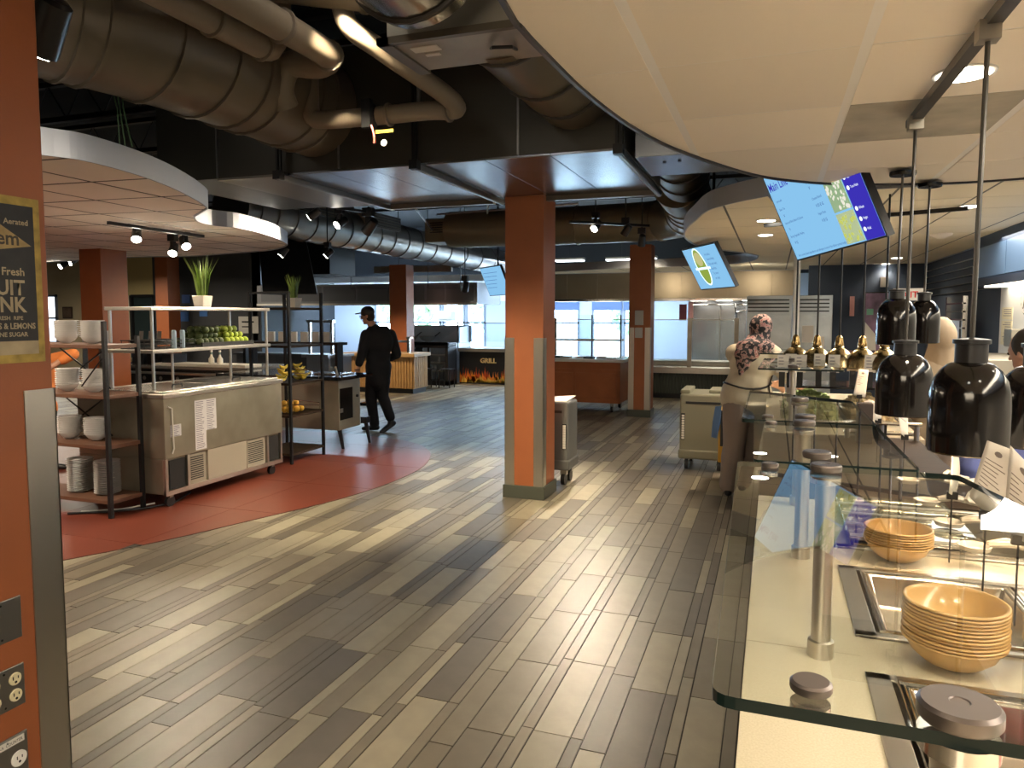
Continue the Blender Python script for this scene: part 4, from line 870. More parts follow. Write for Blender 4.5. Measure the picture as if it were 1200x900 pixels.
# ================================================================== RIGHT FAR KITCHEN
ch=thing('cherry_cart','cherry red panelled serving cart on casters beyond the middle column','cart',(-3,12.2,0))
MB().box(-3.9,-2.35,11.9,12.75,.16,.84).build('cart_body',WOODR,ch,bevel=.005)
for a,b in ((-3.84,-3.15),(-3.10,-2.41)): MB().box(a,b,11.885,11.9,.24,.66).build('raised_panel',WOODR,ch,bevel=.006)
MB().box(-3.9,-2.35,11.89,11.9,.70,.72).build('moulding',WOODR,ch)
MB().box(-3.95,-2.28,11.84,12.85,.84,.89).build('cart_top',mat('cart_top_white',(.70,.67,.60),.3),ch,bevel=.004)
for x in (-3.75,-2.5):
    for y in (12.0,12.65): 
        w_=MB().lathe((x-.02,y,.055),[(.055,0),(.055,.04)],14,'x').build('caster_wheel',BLACK,ch,smooth=True); MB().box(x-.03,x+.03,y-.03,y+.03,.10,.16).build('caster_fork',STEELD,w_)
g3=thing('glass_guard','thin framed two level glass guard on the cherry cart','glass guard',(-3,12.3,.89))
for x in (-3.85,-2.95,-2.45): MB().box(x-.01,x+.01,12.4,12.42,.89,1.62).build('upright',BLACKM,g3)
MB().box(-3.9,-2.45,12.35,12.75,1.17,1.20).build('heated_shelf',STEEL,g3,bevel=.003); MB().box(-3.9,-2.4,12.4,12.415,1.5,1.505).box(-3.9,-2.4,12.4,12.41,1.2,1.62).build('glass_pane',GLASSW,g3)
for k in range(7): 
    x=-3.8+k*.2; one(MB().box(x,x+.16,12.0+(k%2)*.1,12.2+(k%2)*.1,.89,.915),'serving_tray',[STEELB,BLACKM,PAPER][k%3],'small tray on the cherry cart, %s from the left'%['first','second','third','fourth','fifth','sixth','seventh'][k],'tray')
dk=thing('fluted_dark_counter','low dark green fluted counter with a steel top by the far hood','counter',(-2.4,14.7,0))
MB().box(-4.6,-.6,14.42,15.2,.10,.50).build('counter_body',mat('flute_green',(.035,.042,.032),.5),dk)
for k in range(66): x=-4.6+k*.0606; MB().box(x,x+.04,14.39,14.42,.10,.50).build('flute',mat('flute_green',(.035,.042,.032),.5),dk)
MB().box(-4.6,-.6,14.46,15.2,0,.1).build('plinth',BLACK,dk); MB().box(-4.7,-.5,14.3,15.25,.50,.62).build('steel_top',STEEL,dk,bevel=.005)
MB().box(-4.2,-.5,14.7,15.2,.62,.72).build('griddle',STEELD,dk,bevel=.01)
gz=thing('glass_guard','long glass guard standing on the low fluted counter','glass guard',(-2.4,14.35,.62))
for x in (PY(808,400,14.35).x,PY(650,400,14.35).x,-.65): MB().box(x-.04,x+.04,14.33,14.37,.62,1.56).build('upright',STEELD,gz)
MB().box(-4.5,-.6,14.345,14.355,.70,1.52).build('glass_pane',GLASSW,gz); MB().box(-4.5,-.6,14.34,14.36,1.52,1.535).build('top_rail',STEELD,gz)
hr=thing('range_hood','wide warm steel range hood above the right kitchen line','hood',(-2,15.3,1.9))
HS=mat('hood_warm_steel',(.30,.25,.18),.32,.75,var=.25,vscale=1.2)
MB().box(-4.75,.42,15.0,16.6,1.92,2.6).build('hood_body',HS,hr,bevel=.004)
hx=[-4.72,-4.1,-3.45,-2.75,-1.75,-.85,-.05,.40]
for a,b in zip(hx,hx[1:]): MB().box(a+.006,b-.006,14.985,15.0,1.95,2.5).build('hood_panel',HS,hr,bevel=.002)
MB().box(-4.75,.42,14.97,15.02,1.90,1.945).build('hood_lip',STEELB,hr); MB().box(-4.75,.45,14.9,15.0,2.5,2.62).build('hood_crown',mat('crown_tan',(.36,.31,.22),.5,.3),hr)
for k in range(4): MB().box(-1.6+k*.5,-1.3+k*.5,15.3,15.6,1.905,1.92).build('hood_lamp',emat('hood_lamp_glow',(1,.95,.85),8),hr)
spot('hood_beam',(-1.2,15.5,1.88),30,(1,.93,.82),2.6,.2); spot('hood_beam',(.0,15.5,1.88),26,(1,.93,.82),2.6,.2); spot('hood_beam',(-3.6,15.5,1.88),16,(.9,.95,1),2.6,.2)
KS=mat('kitchen_back_steel',(.36,.38,.40),.25,.8,var=.25,vscale=2)
sw=struct(MB().box(-1.75,.48,16.5,16.6,0,1.95),'wall_steel',KS)
for k,x in enumerate((-1.1,-.45,.2)): MB().box(x,x+.012,16.49,16.5,.3,1.9).build('panel_seam',STEELD,sw)
one(MB().tube([(-1.6,15.7,1.83),(.2,15.7,1.83)],.015,8).tube([(-.3,15.7,1.83),(-.3,15.7,1.93)],.015,8).tube([(-.75,15.7,1.85),(-.72,15.7,1.55),(-.78,15.65,1.5)],.02,8).tube([(-.72,15.7,1.68),(.1,15.6,1.84)],.012,8),'pot_filler',STEELB,'steel pipework and pot filler under the right hood','pipe',smooth=True)
one(MB().box(-1.95,-1.80,16.4,16.5,1.5,1.85),'red_sign_left',mat('sign_dark_red',(.14,.02,.03),.5),'dark red panel by the steel kitchen wall','sign')
one(MB().box(-1.76,-1.66,16.38,16.49,1.55,1.9).box(-1.74,-1.68,16.375,16.38,1.6,1.85),'pink_notice',mat('notice_pink',(.75,.38,.36),.6),'tall pink notice at the edge of the steel wall','notice')
# fridges
for k,(a,b) in enumerate(((-.42,.28),(.33,.87))):
    t=thing('upright_refrigerator','stainless upright refrigerator with slotted top vent, %s of two'%['left','right'][k],'refrigerator',((a+b)/2,13.0,0))
    MB().box(a,b,12.6,13.35,.05,1.93).build('cabinet',mat('fridge_steel',(.34,.37,.39),.28,.85,var=.25,vscale=2.5),t,bevel=.006)
    MB().box(a+.02,b-.02,12.585,12.6,.12,1.62).build('fridge_door',mat('fridge_steel',(.34,.37,.39),.28,.85,var=.25,vscale=2.5),t,bevel=.004)
    for q in range(4): MB().box(a+.02,b-.05,12.58,12.6,1.67+q*.06,1.69+q*.06).build('vent_slot',BLACKM,t)
    if k: MB().box(a+.1,a+.27,12.58,12.585,1.18,1.45).build('taped_note',PAPER,t); MB().box(a+.33,a+.43,12.58,12.585,1.1,1.28).build('taped_note',PAPER,t)
one(MB().tube([(PD(931,430,9.5).x,PD(931,430,9.5).y,FARZ),(PD(931,430,9.5).x,PD(931,430,9.5).y,0)],.042,12),'white_post',mat('post_white_grey',(.85,.84,.80),.4),'pale round post left of the right refrigerator','post',smooth=True)
# navy wall things
pq=thing('bright_poster','purple and white poster in the navy back wall','poster',(1.47,13.58,1.05))
MB().box(1.42,1.80,13.57,13.6,1.0,2.0).build('poster_frame',BLACKM,pq); MB().box(1.44,1.78,13.565,13.57,1.02,1.98).build('poster_print',mat('poster_purple',(.22,.13,.22),.4,var=.6,vscale=6),pq)
MB().add([(1.44,13.56,1.02),(1.62,13.56,1.02),(1.60,13.56,1.3),(1.44,13.56,1.5)],[(0,1,2,3)]).build('poster_white_area',PAPER,pq)
MB().box(1.46,1.56,13.56,13.565,1.62,1.72).build('poster_green_patch',mat('patch_green',(.2,.5,.35),.5),pq)
one(MB().box(1.2,1.27,13.55,13.6,1.6,1.93),'pink_strip_sign',mat('notice_pink',(.75,.38,.36),.6),'narrow pink sign on the navy wall','sign')
one(MB().box(1.65,1.76,13.5,13.6,2.08,2.24),'wall_box',PAPER,'small white box above the purple poster','box')
ex=thing('exit_sign','white exit sign with red letters behind the black heat lamps','sign',(2.0,12.0,1.83))
p=PD(1065,345,8.5); MB().box(p.x-.16,p.x+.16,p.y,p.y+.04,p.z-.07,p.z+.07).build('sign_box',PAPER,ex); text('EXIT',.10,frameM((p.x-.11,p.y-.004,p.z-.035),(1,0,0),(0,0,1)),mat('exit_red',(.7,.02,.02),.5),ex,weight=.002)
ex.location=(p.x,p.y,p.z-.07)
for c in ex.children: c.data.transform(Matrix.Translation(Vector((2.0,12.0,1.83))-Vector((p.x,p.y,p.z-.07))))
one(MB().tube([(p.x,p.y+.02,p.z+.07),(p.x,p.y+.02,FARZ)],.008,6),'sign_rod',BLACKM,'thin rod holding the exit sign','rod')
# side kitchen opening details on right wall
dd=thing('steel_ladder_rack','blue-lit steel rack by the side doorway','rack',(2.2,10.6,0))
for y in (10.2,11.1): MB().box(2.15,2.2,y,y+.05,.4,1.85).build('upright',STEELB,dd)
for k in range(4): MB().box(2.14,2.18,10.2,11.1,1.45+k*.1,1.47+k*.1).build('rung',STEELB,dd)
MB().box(2.0,2.14,10.3,10.9,.9,1.55).build('white_panel',mat('panel_blue_white',(.45,.55,.70),.4),dd)
for z in (.0,): MB().box(2.15,2.2,10.2,11.15,0,.4).build('rack_base',STEELD,dd)
ck=thing('wall_clock','round wall clock with black rim on the white kitchen wall','clock',(RX,8.35,1.79))
MB().lathe((RX-.05,8.42,1.78),[(.15,0),(.17,.01),(.17,.05)],32,'x').build('clock_rim',BLACK,ck); MB().lathe((RX-.053,8.42,1.78),[(.145,0),(.145,.004)],32,'x').build('clock_face',PAPER,ck)
for k in range(12):
    a=k*math.pi/6; text(str(k or 12),.04,frameM((RX-.056,8.42-math.sin(a)*.115+.012,1.78+math.cos(a)*.115-.013),(0,-1,0),(0,0,1)),BLACK,ck,name='numeral')
MB().tube([(RX-.058,8.42,1.78),(RX-.058,8.36,1.84)],.004,5).tube([(RX-.058,8.42,1.78),(RX-.058,8.45,1.68)],.003,5).build('clock_hand',BLACK,ck)
for z0,z1,k in ((1.57,1.70,0),(1.30,1.56,1)):
    t=thing('wall_notice','cream printed notice on the white kitchen wall, %s one'%['upper','lower'][k],'notice',(RX-.006,9.2,z0)); MB().box(RX-.006,RX,8.98,9.36,z0,z1).build('notice_sheet',mat('cream_paper',(.70,.64,.46),.7),t)
    m_=MB()
    for i in range(int((z1-z0)/.022)-1): m_.box(RX-.008,RX-.006,9.02,9.30-rs.uniform(0,.08),z1-.02-i*.022,z1-.026-i*.022)
    m_.build('print_lines',mat('ink_grey',(.16,.15,.2),.8),t)
one(MB().box(RX-.12,RX,8.55,8.8,1.30,1.48),'dispenser_box',STEELD,'small grey box below the clock','box',bevel=.01)
hc=one(MB().box(1.8,2.3,7.6,9.0,0,1.22),'tall_steel_cabinet',STEELD,'dull steel cabinet against the white kitchen wall','cabinet',bevel=.006)
# ================================================================== SALAD BAR COUNTER (right foreground)
ZC=.90
cn=thing('salad_bar_counter','cream speckled counter with sunken steel wells at the right','counter',(.5,2.5,0))
CXL=-.04
wells=[(.19,.98,.98,1.585),(.19,.98,1.765,2.255),(.20,.98,2.44,3.02)]
ctop=MB(); 
ctop.box(CXL,.19,-.3,3.06,ZC-.04,ZC).box(.98,1.15,-.3,3.06,ZC-.04,ZC)
prev=-.3
for (a,b,c,d) in wells: ctop.box(.19,.98,prev,c,ZC-.04,ZC); prev=d
ctop.box(.19,.98,prev,3.06,ZC-.04,ZC)
ctop.build('countertop',CREAM,cn)
for y in (1.665,-.2): MB().box(CXL,.19,y,y+.0018,ZC,ZC+.0003).build('countertop_seam',mat('seam_tan',(.32,.27,.19),.6),cn)
MB().box(CXL+.03,1.15,-.3,.95,0,ZC-.04).box(CXL+.03,1.15,.95,3.06,0,.55).box(CXL+.03,.15,.95,3.06,.55,ZC-.04).box(1.0,1.15,.95,3.06,.55,ZC-.04).build('counter_base',mat('base_dark_green',(.035,.04,.035),.6),cn)
for wi,(a,b,c,d) in enumerate(wells):
    w=MB(); rim=.028
    w.box(a,b,c,c+rim,ZC,ZC+.006).box(a,b,d-rim,d,ZC,ZC+.006).box(a,a+rim*1.6,c,d,ZC,ZC+.006).box(b-rim,b,c,d,ZC,ZC+.006)
    wf=w.build('well_frame',STEEL,cn,bevel=.002)
    w=MB(); dz=.10 if wi<2 else .16
    w.box(a+.012,a+.016,c+.01,d-.01,ZC-dz,ZC+.004).box(b-.016,b-.012,c+.01,d-.01,ZC-dz,ZC+.004).box(a+.012,b-.012,c+.01,c+.014,ZC-dz,ZC+.004).box(a+.012,b-.012,d-.014,d-.01,ZC-dz,ZC+.004).box(a+.012,b-.012,c+.01,d-.01,ZC-dz-.004,ZC-dz)
    w.build('well_liner',STEELD,wf)
    # raised inner bead
    e=.055; P=[(a+e,c+e*.6,ZC+.006),(b-.03,c+e*.6,ZC+.006),(b-.03,d-e*.6,ZC+.006),(a+e,d-e*.6,ZC+.006)]
    MB().tube(P,.0055,6,closed=True).build('well_bead',STEELB,wf,smooth=True)
def hotelpan(x0,x1,y0,y1,z,dep,lab,group=None,m=None):
    m=m or STEELB; t=thing('steel_pan',lab,'pan',((x0+x1)/2,(y0+y1)/2,z-dep),group)
    mb=MB(); r=.014; i=.02
    # rim ring, walls, floor
    outer=[(x0,y0),(x1,y0),(x1,y1),(x0,y1)]; inner=[(x0+r,y0+r),(x1-r,y0+r),(x1-r,y1-r),(x0+r,y1-r)]; low=[(x0+r+i,y0+r+i),(x1-r-i,y0+r+i),(x1-r-i,y1-r-i),(x0+r+i,y1-r-i)]
    vs=[(x,y,z) for x,y in outer]+[(x,y,z) for x,y in inner]+[(x,y,z-dep) for x,y in low]
    mb.add(vs,[(k,(k+1)%4,4+(k+1)%4,4+k) for k in range(4)]+[(4+k,4+(k+1)%4,8+(k+1)%4,8+k) for k in range(4)]+[(8,9,10,11)])
    o=mb.build('pan_body',m,t,bevel=.006,smooth=True,seg=3); s=o.modifiers.new('s','SOLIDIFY'); s.thickness=.0012
    MB().tube([(x0,y0,z),(x1,y0,z),(x1,y1,z),(x0,y1,z)],.003,6,closed=True).build('rolled_rim',m,t,smooth=True)
    return t
p1=hotelpan(.25,.60,1.80,2.22,ZC+.004,.085,'empty steel pan behind the front stack of tan bowls'); p1b=hotelpan(.61,.94,1.80,2.22,ZC+.004,.085,'empty steel pan at the right edge behind the tan bowls')
hotelpan(.255,.52,1.03,1.55,ZC+.004,.09,'steel pan under the nearest glass shelf'); hotelpan(.525,.93,1.03,1.55,ZC+.004,.09,'steel pan of pink slaw at the bottom right corner')
def heap(name,lab,cat,x0,x1,y0,y1,z,m,n,r,long=False,seed=1,dz=.05):
    rr=random.Random(seed); mb=MB().box(x0+.03,x1-.03,y0+.03,y1-.03,z-.02,z)
    for i in range(n):
        x=rr.uniform(x0+.02,x1-.02);y=rr.uniform(y0+.02,y1-.02); h=z+dz*rr.random()*(1-abs((x-x0)/(x1-x0)-.5))
        if long: a=rr.uniform(0,3.14); l=r*rr.uniform(2.5,4.5); q=rr.uniform(-.01,.015); mb.tube([(x-l*math.cos(a),y-l*math.sin(a),h),(x,y,h+q),(x+l*math.cos(a),y+l*math.sin(a),h-q)],r*.28,4)
        else: M=Matrix.Rotation(rr.uniform(0,3),3,'X')@Matrix.Rotation(rr.uniform(0,3),3,'Y'); mb.obox((x,y,h),(r*2,r*1.3,r),M)
    return tag(recenter(mb.build(name,m,kind='stuff')),lab,cat)
heap('pink_slaw','pink shredded slaw with white strands in the nearest pan','food',.30,.92,1.02,1.26,ZC-.03,mat('slaw_pink',(.62,.13,.15),.4,var=.5,vscale=60),700,.011,True,3,.06)
heap('pale_slaw_strands','white strands mixed over the pink slaw','food',.32,.90,1.04,1.24,ZC+.01,mat('slaw_white',(.72,.62,.55),.4),160,.011,True,5,.03)
# cold well with covered pans
COV=glassmat('lid_plastic',(.80,.80,.76),1.45,.03)
names=['nearest','second','third','farthest']; cols=[(.30,.30,.22),(.60,.50,.24),(.42,.34,.20),(.28,.22,.12)]
for k in range(4):
    y=2.465+k*.137; x0,x1=.24,.60
    hotelpan(x0,x1,y,y+.13,ZC+.03,.08,'shallow steel pan in the cold well, %s row'%names[k],'pans in the cold well')
    heap('pan_filling','%s in the %s covered pan row'%(['sliced greens','yellow grated cheese','cooked chickpeas','brown grains'][k],names[k]),'food',x0+.015,x1-.015,y+.015,y+.115,ZC-.01,mat('fill%d'%k,cols[k],.5,var=.3,vscale=50),130,.008,False,k+10,.03)
    t=thing('clear_lid','clear hinged pan lid in the cold well, %s row'%names[k],'lid',((x0+x1)/2,y,ZC+.036)); MB().box(x0,x1,y+.003,y+.127,ZC+.036,ZC+.039).build('lid_sheet',COV,t); MB().box(x0,x1,y+.001,y+.006,ZC+.034,ZC+.042).build('lid_edge',mat('lid_edge_clear',(.60,.60,.56),.15),t)
# bowls
TANB=mat('tan_melamine',(.55,.33,.12),.25,coat=.2)
bpf=[(.035,0),(.042,.001),(.062,.012),(.084,.032),(.094,.052),(.0955,.0565),(.1025,.058),(.1030,.0605),(.1,.0625),(.095,.062),(.092,.055),(.082,.034),(.058,.014),(.03,.006)]
bm=MB().lathe((0,0,0),bpf,40,cap=False); bm.add([(bpf[-1][0]*math.cos(2*math.pi*j/40),bpf[-1][0]*math.sin(2*math.pi*j/40),bpf[-1][1]) for j in range(40)],[tuple(range(40))]); bme=bm.mesh('tan_bowl'); bme.materials.append(TANB); bme.shade_smooth()
for (x,y,n,lab,sc) in ((.365,1.685,12,'front',.94),(.595,1.72,12,'right edge',.94),(.36,2.375,7,'rear',.90)):
    jx=jy=0
    for k in range(n):
        o=bpy.data.objects.new('tan_bowl',bme); COL.objects.link(o); o.scale=(sc,)*3
        o.location=(x+rs.uniform(-.0015,.0015),y+rs.uniform(-.0015,.0015),ZC+.001+k*.0072)
        tag(o,'%s tan bowl of the %s stack on the cream counter'%(ordn(k,n),lab),'bowl','tan bowls in the %s stack'%lab)
# dark rear counter
dk2=thing('dark_serving_counter','dark wood topped counter under the black heat lamps','counter',(.9,4.0,0))
MB().box(.325,.80,3.07,4.74,.86,.905).build('countertop',WOODD,dk2,bevel=.003); MB().box(.36,.78,3.12,4.70,0,.86).build('counter_body',BLACK,dk2)
MB().box(.325,.80,3.062,3.07,.84,.90).build('front_edge',BLACKM,dk2)
c2=thing('rear_salad_counter','pale salad counter where the woman in the headscarf works','counter',(.4,6,0))
MB().box(CXL,.32,3.065,4.745,.86,.90).build('dark_countertop',WOODD,c2); MB().box(CXL,.84,4.75,7.3,.86,.90).build('countertop',CREAM,c2); MB().box(CXL+.04,.30,3.07,4.75,0,.86).box(CXL+.04,.82,4.78,7.28,0,.86).build('counter_body',mat('base_dark_green',(.035,.04,.035),.6),c2)
for (x0,x1,y0,y1,lab) in ((.06,.45,5.2,5.7,'near'),(.06,.45,5.8,6.3,'middle'),(.48,.80,5.3,6.2,'right')):
    hotelpan(x0,x1,y0,y1,.925,.022,'steel salad pan on the rear counter, the %s one'%lab)
    heap('salad_heap','mixed green and white salad heaped in the %s rear pan'%lab,'food',x0+.02,x1-.02,y0+.02,y1-.02,.915,mat('salad_'+lab,{'near':(.42,.42,.18),'middle':(.30,.40,.12),'right':(.62,.50,.30)}[lab],.5,var=.5,vscale=40),380,.020,False,len(lab),.13)
heap('carrot_strips','orange carrot strips beside the salad on the rear counter','food',.30,.46,6.32,6.5,.915,mat('carrot_orange',(.75,.26,.04),.5),60,.012,False,9,.03)
# stainless rails behind the rear lamps
rl=thing('steel_pan_rail','pair of horizontal steel rails behind the black heat lamps','rail',(1.0,4.6,1.0))
for z,y in ((1.0,4.64),(.94,4.68)): MB().tube([(.40,y,z),(.80,y,z)],.012,8).build('rail_bar',STEELB,rl,smooth=True)
for x in (.42,.60,.78): MB().tube([(x,4.66,.90),(x,4.66,1.0)],.014,8).build('rail_post',STEEL,rl)
# ------------------------------------------------------------ sneeze guards
GZ=1.285
def guard(lab,poly,posts,discs,caps=(),z=GZ,zb=ZC,group='glass sneeze guard shelves'):
    cx_=sum(p[0] for p in poly)/len(poly); cy_=sum(p[1] for p in poly)/len(poly)
    t=thing('sneeze_guard',lab,'glass guard',(cx_,cy_,zb),group)
    def corner(P,r=.02):
        out=[]
        for i in range(len(P)):
            a=Vector(P[i-1]);b=Vector(P[i]);c=Vector(P[(i+1)%len(P)])
            u=(a-b).normalized()*r; v=(c-b).normalized()*r
            for k in range(5):
                s=k/4; out.append(tuple(((b+u)*(1-s)**2+b*2*s*(1-s)+(b+v)*s*s)))
        return out
    R=corner([Vector(p) for p in poly]); R=[(p[0],p[1]) for p in R]
    mb=MB(); k=len(R); mb.add([(x,y,z) for x,y in R]+[(x,y,z+.011) for x,y in R],[tuple(range(k-1,-1,-1)),tuple(range(k,2*k))]); mb.build('glass_shelf',GLASS,t)
    MB().wall(R,z,z+.011).build('polished_edge',EDGE,t)
    for (x,y) in posts:
        MB().lathe((x,y,zb),[(.026,0),(.026,.034),(.021,.036)],24).build('post_collar',STEEL,t,smooth=True)
        MB().lathe((x,y,zb),[(.0195,.03),(.0195,z-zb-.012)],24).build('post',STEEL,t,smooth=True)
        MB().lathe((x,y,z-.014),[(.030,0),(.030,.014)],28).build('lower_washer',STEELB,t,smooth=True)
        MB().lathe((x,y,z+.011),[(.029,0),(.031,.003),(.031,.012),(.028,.015),(.008,.0152),(.007,.0142)],32).build('cap',mat('cap_steel',(.17,.15,.145),.38,.9),t,smooth=True)
    for (x,y) in caps:
        MB().lathe((x,y,z+.011),[(.029,0),(.031,.003),(.031,.012),(.028,.015),(.008,.0152),(.007,.0142)],32).build('cap',mat('cap_steel',(.17,.15,.145),.38,.9),t,smooth=True)
    for (x,y) in discs:
        MB().lathe((x,y,z+.011),[(.0165,0),(.0175,.002),(.0175,.007),(.015,.009)],24).build('bolt_disc',mat('cap_steel',(.17,.15,.145),.38,.9),t,smooth=True)
        MB().lathe((x,y,z-.008),[(.0165,0),(.0165,.008)],24).build('bolt_disc',STEELB,t,smooth=True)
    return t
guard('nearest glass shelf with its dark edge crossing the bottom right',[(-.043,.63),(.56,.63),(.36,1.69),(-.068,1.69)],[(.148,.655),(.11,1.64)],[(.038,.665),(.0,1.645)])
guard('second glass shelf from the camera over the cold well',[(-.035,1.715),(.298,1.715),(.292,2.36),(-.05,2.36)],[(.092,2.305)],[(-.0,2.30)],[(.10,1.79)])
guard('third glass shelf over the dark serving counter',[(-.088,2.385),(.295,2.385),(.285,3.02),(-.09,3.32)],[(.10,2.95)],[(-.01,2.44)],[(.10,2.44)])
guard('far glass shelf beside the woman in the headscarf',[(-.085,4.72),(.40,4.70),(.41,5.8),(-.06,5.8)],[(.12,4.85),(.12,5.65)],[(-.0,4.8)])
guard('farthest glass shelf in front of the brass heat lamps',[(-.1,6.3),(.84,6.2),(.84,7.1),(-.1,7.1)],[(.15,6.4),(.8,6.4)],[],z=1.30)
# ------------------------------------------------------------ tongs, cards
TG=mat('tong_plastic_clear',(.62,.56,.48),.2,coat=.3)
def tongs(x,y,lab,k):
    z=ZC+.055; t=thing('serving_tongs',lab,'tongs',(x,y,ZC+.04),'pale tongs lying along the cold well')
    rr=random.Random(k)
    for s_ in (-1,1):
        pts=[(x-.02,y+s_*.006,z+.012),(x+.03,y+s_*.018,z+.022),(x+.08,y+s_*.012,z+.012),(x+.13,y+s_*.02,z+.006),(x+.18,y+s_*.012,z+.016),(x+.21,y,z+.02)]
        MB().tube(smoothpts(pts,3),[.009]*16,6).build('tong_arm',TG,t,smooth=True)
    MB().lathe((x-.055,y,z-.012),[(.012,0),(.038,.006),(.045,.020),(.040,.021),(.02,.012)],16).build('tong_head',TG,t,smooth=True)
    MB().tube(smoothpts([(x+.06,y-.03,z+.02),(x+.09,y+.02,z+.045),(x+.13,y-.01,z+.03),(x+.16,y+.03,z+.02)],3),.008,5).build('wrapped_band',TG,t,smooth=True)
for k,(px,py) in enumerate([(1082,566),(1107,591),(1135,617),(1168,646)]):
    p=PZ(px,py,ZC+.05); tongs(p.x,p.y,'pale wrapped serving tongs on the cold well rim, %s from the camera'%['farthest','third','second','nearest'][k],k)
def card(bl,br,tr,tl,lab,lines=9,curl=.0,logo=True):
    t=thing('menu_paper',lab,'card',((bl+br)/2),'white menu papers along the salad bar')
    n=6; vs=[];fs=[]; nrm=(br-bl).cross(tl-bl).normalized()
    for i in range(n+1):
        s=i/n
        for j in range(n+1):
            u=j/n; p=bl.lerp(br,u).lerp(tl.lerp(tr,u),s)+nrm*(curl*math.sin(s*math.pi)*(.5+.5*u)); vs.append(p)
    for i in range(n):
        for j in range(n): a=i*(n+1)+j; fs.append((a,a+1,a+n+2,a+n+1))
    o=MB().add(vs,fs).build('paper_sheet',PAPER,t,smooth=True); s=o.modifiers.new('s','SOLIDIFY'); s.thickness=.0012; s.offset=0
    if nrm.dot(C0-(bl+tr)/2)<0: nrm=-nrm
    def at(u,v): return bl.lerp(br,u).lerp(tl.lerp(tr,u),v)+nrm*(.0012+abs(curl)*1.0*math.sin(v*math.pi)*(.5+.5*u))
    m=MB(); rr=random.Random(int(bl.x*1000))
    for k in range(lines):
        v=.72-k*.06; w=rr.uniform(.25,.7)
        m.quad(at(.12,v),at(.12+w,v),at(.12+w,v+.014),at(.12,v+.014))
    if logo:
        q=[]; 
        for k in range(9): a=k/9*6.283; q.append(at(.5+.14*math.cos(a),.86+.04*math.sin(a)))
        m.add(q,[tuple(range(9))])
    m.build('printed_lines',mat('ink_brown',(.20,.17,.16),.8),t)
    cm_=(bl+br)/2; MB().box(cm_.x-.014,cm_.x+.014,cm_.y-.006,cm_.y+.006,cm_.z-.012,cm_.z+.01).tube([(cm_.x,cm_.y,.90),(cm_.x,cm_.y,cm_.z)],.0025,5).build('card_clip',BLACK,t)
    return t
def pcard(pts,ds,lab,**k):
    P=[PD(x,y,d) for (x,y),d in zip(pts,ds)]; return card(*P,lab,**k)
pcard([(1136,582),(1176,625),(1189,528),(1157,516)],[1.78,1.72,1.72,1.78],'large curling menu paper with a crest in front of the biggest heat lamp',curl=.004)
pcard([(1176,625),(1212,640),(1220,560),(1184,522)],[1.72,1.66,1.66,1.72],'second large menu paper at the right edge',curl=.004,lines=6)
pcard([(1112,578),(1119,582),(1120,520),(1113,489)],[2.0,2.25,2.25,2.0],'narrow menu paper seen edge-on before the biggest heat lamp',curl=.012,lines=0,logo=False)
pcard([(1056,508),(1064,516),(1064,462),(1048,454)],[3.0,3.1,3.1,3.0],'menu paper leaning before the second black heat lamp',lines=7)
pcard([(1025,492),(1033,494),(1033,450),(1026,444)],[3.5,3.6,3.6,3.5],'narrow menu paper left of the second black heat lamp',lines=3)
pcard([(1000,463),(1014,466),(1018,434),(1006,432)],[4.1,4.1,4.1,4.1],'slanted menu paper with a blue dot beside the dark napkin stand',lines=6)
p=PD(1011,485,4.1); one(MB().box(p.x-.03,p.x+.05,p.y-.03,p.y+.05,.905,1.13),'napkin_stand',mat('stand_brown',(.06,.045,.04),.4),'dark upright napkin stand among the menu papers','stand',bevel=.004)
p=PD(1021,465,4.3); one(MB().lathe((p.x,p.y,1.06),[(.055,-.06),(.055,.06)],24,'y'),'paper_roll',PAPER,'white paper roll lying beside the napkin stand','roll')
one(MB().box(p.x-.08,p.x+.08,p.y-.07,p.y+.07,.905,.998),'roll_box',BLACK,'black box beneath the paper roll','box',bevel=.004)
# ------------------------------------------------------------ heat lamps
def heatlamp(px,pyb,d,ztop,r,h,neck,lab,rodx=None,can=False):
    b=PD(px,pyb,d); z=b.z; t=thing('heat_lamp',lab,'heat lamp',(b.x,b.y,z),'black heat lamps')
    prof=[(r*.96,0),(r,.004),(r,h*.5),(r*.98,h*.66),(r*.90,h*.80),(r*.74,h*.91),(r*.55,h*.98),(r*.42,h),(r*.40,h)]
    o=MB().lathe((b.x,b.y,z),prof,36,cap=False).build('shade',BLACKG,t,smooth=True); s=o.modifiers.new('s','SOLIDIFY'); s.thickness=.003
    MB().lathe((b.x,b.y,z+h-.002),[(r*.40,0),(r*.40,neck*.8),(r*.46,neck*.82),(r*.46,neck),(.012,neck+.004)],24).build('neck',BLACK,t,smooth=True)
    MB().lathe((b.x,b.y,z+.05),[(.03,0),(.045,.04),(.02,.1)],16).build('bulb',emat('heat_bulb',(1,.55,.2),6),t)
    MB().tube([(b.x,b.y,z+h+neck),(b.x+.006,b.y,ztop)],.0065,8).build('rod',mat('rod_dark_steel',(.10,.095,.09),.3,.8),t,smooth=True)
    if can: MB().lathe((b.x+.006,b.y,ztop-.022),[(.062,0),(.066,.006),(.066,.022)],28).build('canopy',BLACKG,t,smooth=True)
    else: MB().box(b.x-.02,b.x+.03,b.y-.025,b.y+.025,ztop-.03,ztop+.02).build('track_adapter',STEELD,t)
    spot('heat_beam',(b.x,b.y,z+.03),5,(1,.66,.36),1.9,.03,parent=t)
    return b
A=heatlamp(1133,530,1.95,2.345,.096,.24,.062,'biggest black heat lamp, nearest the camera',None)
B=heatlamp(1058,486,2.85,2.345,.10,.235,.055,'second black heat lamp hanging left of the biggest one')
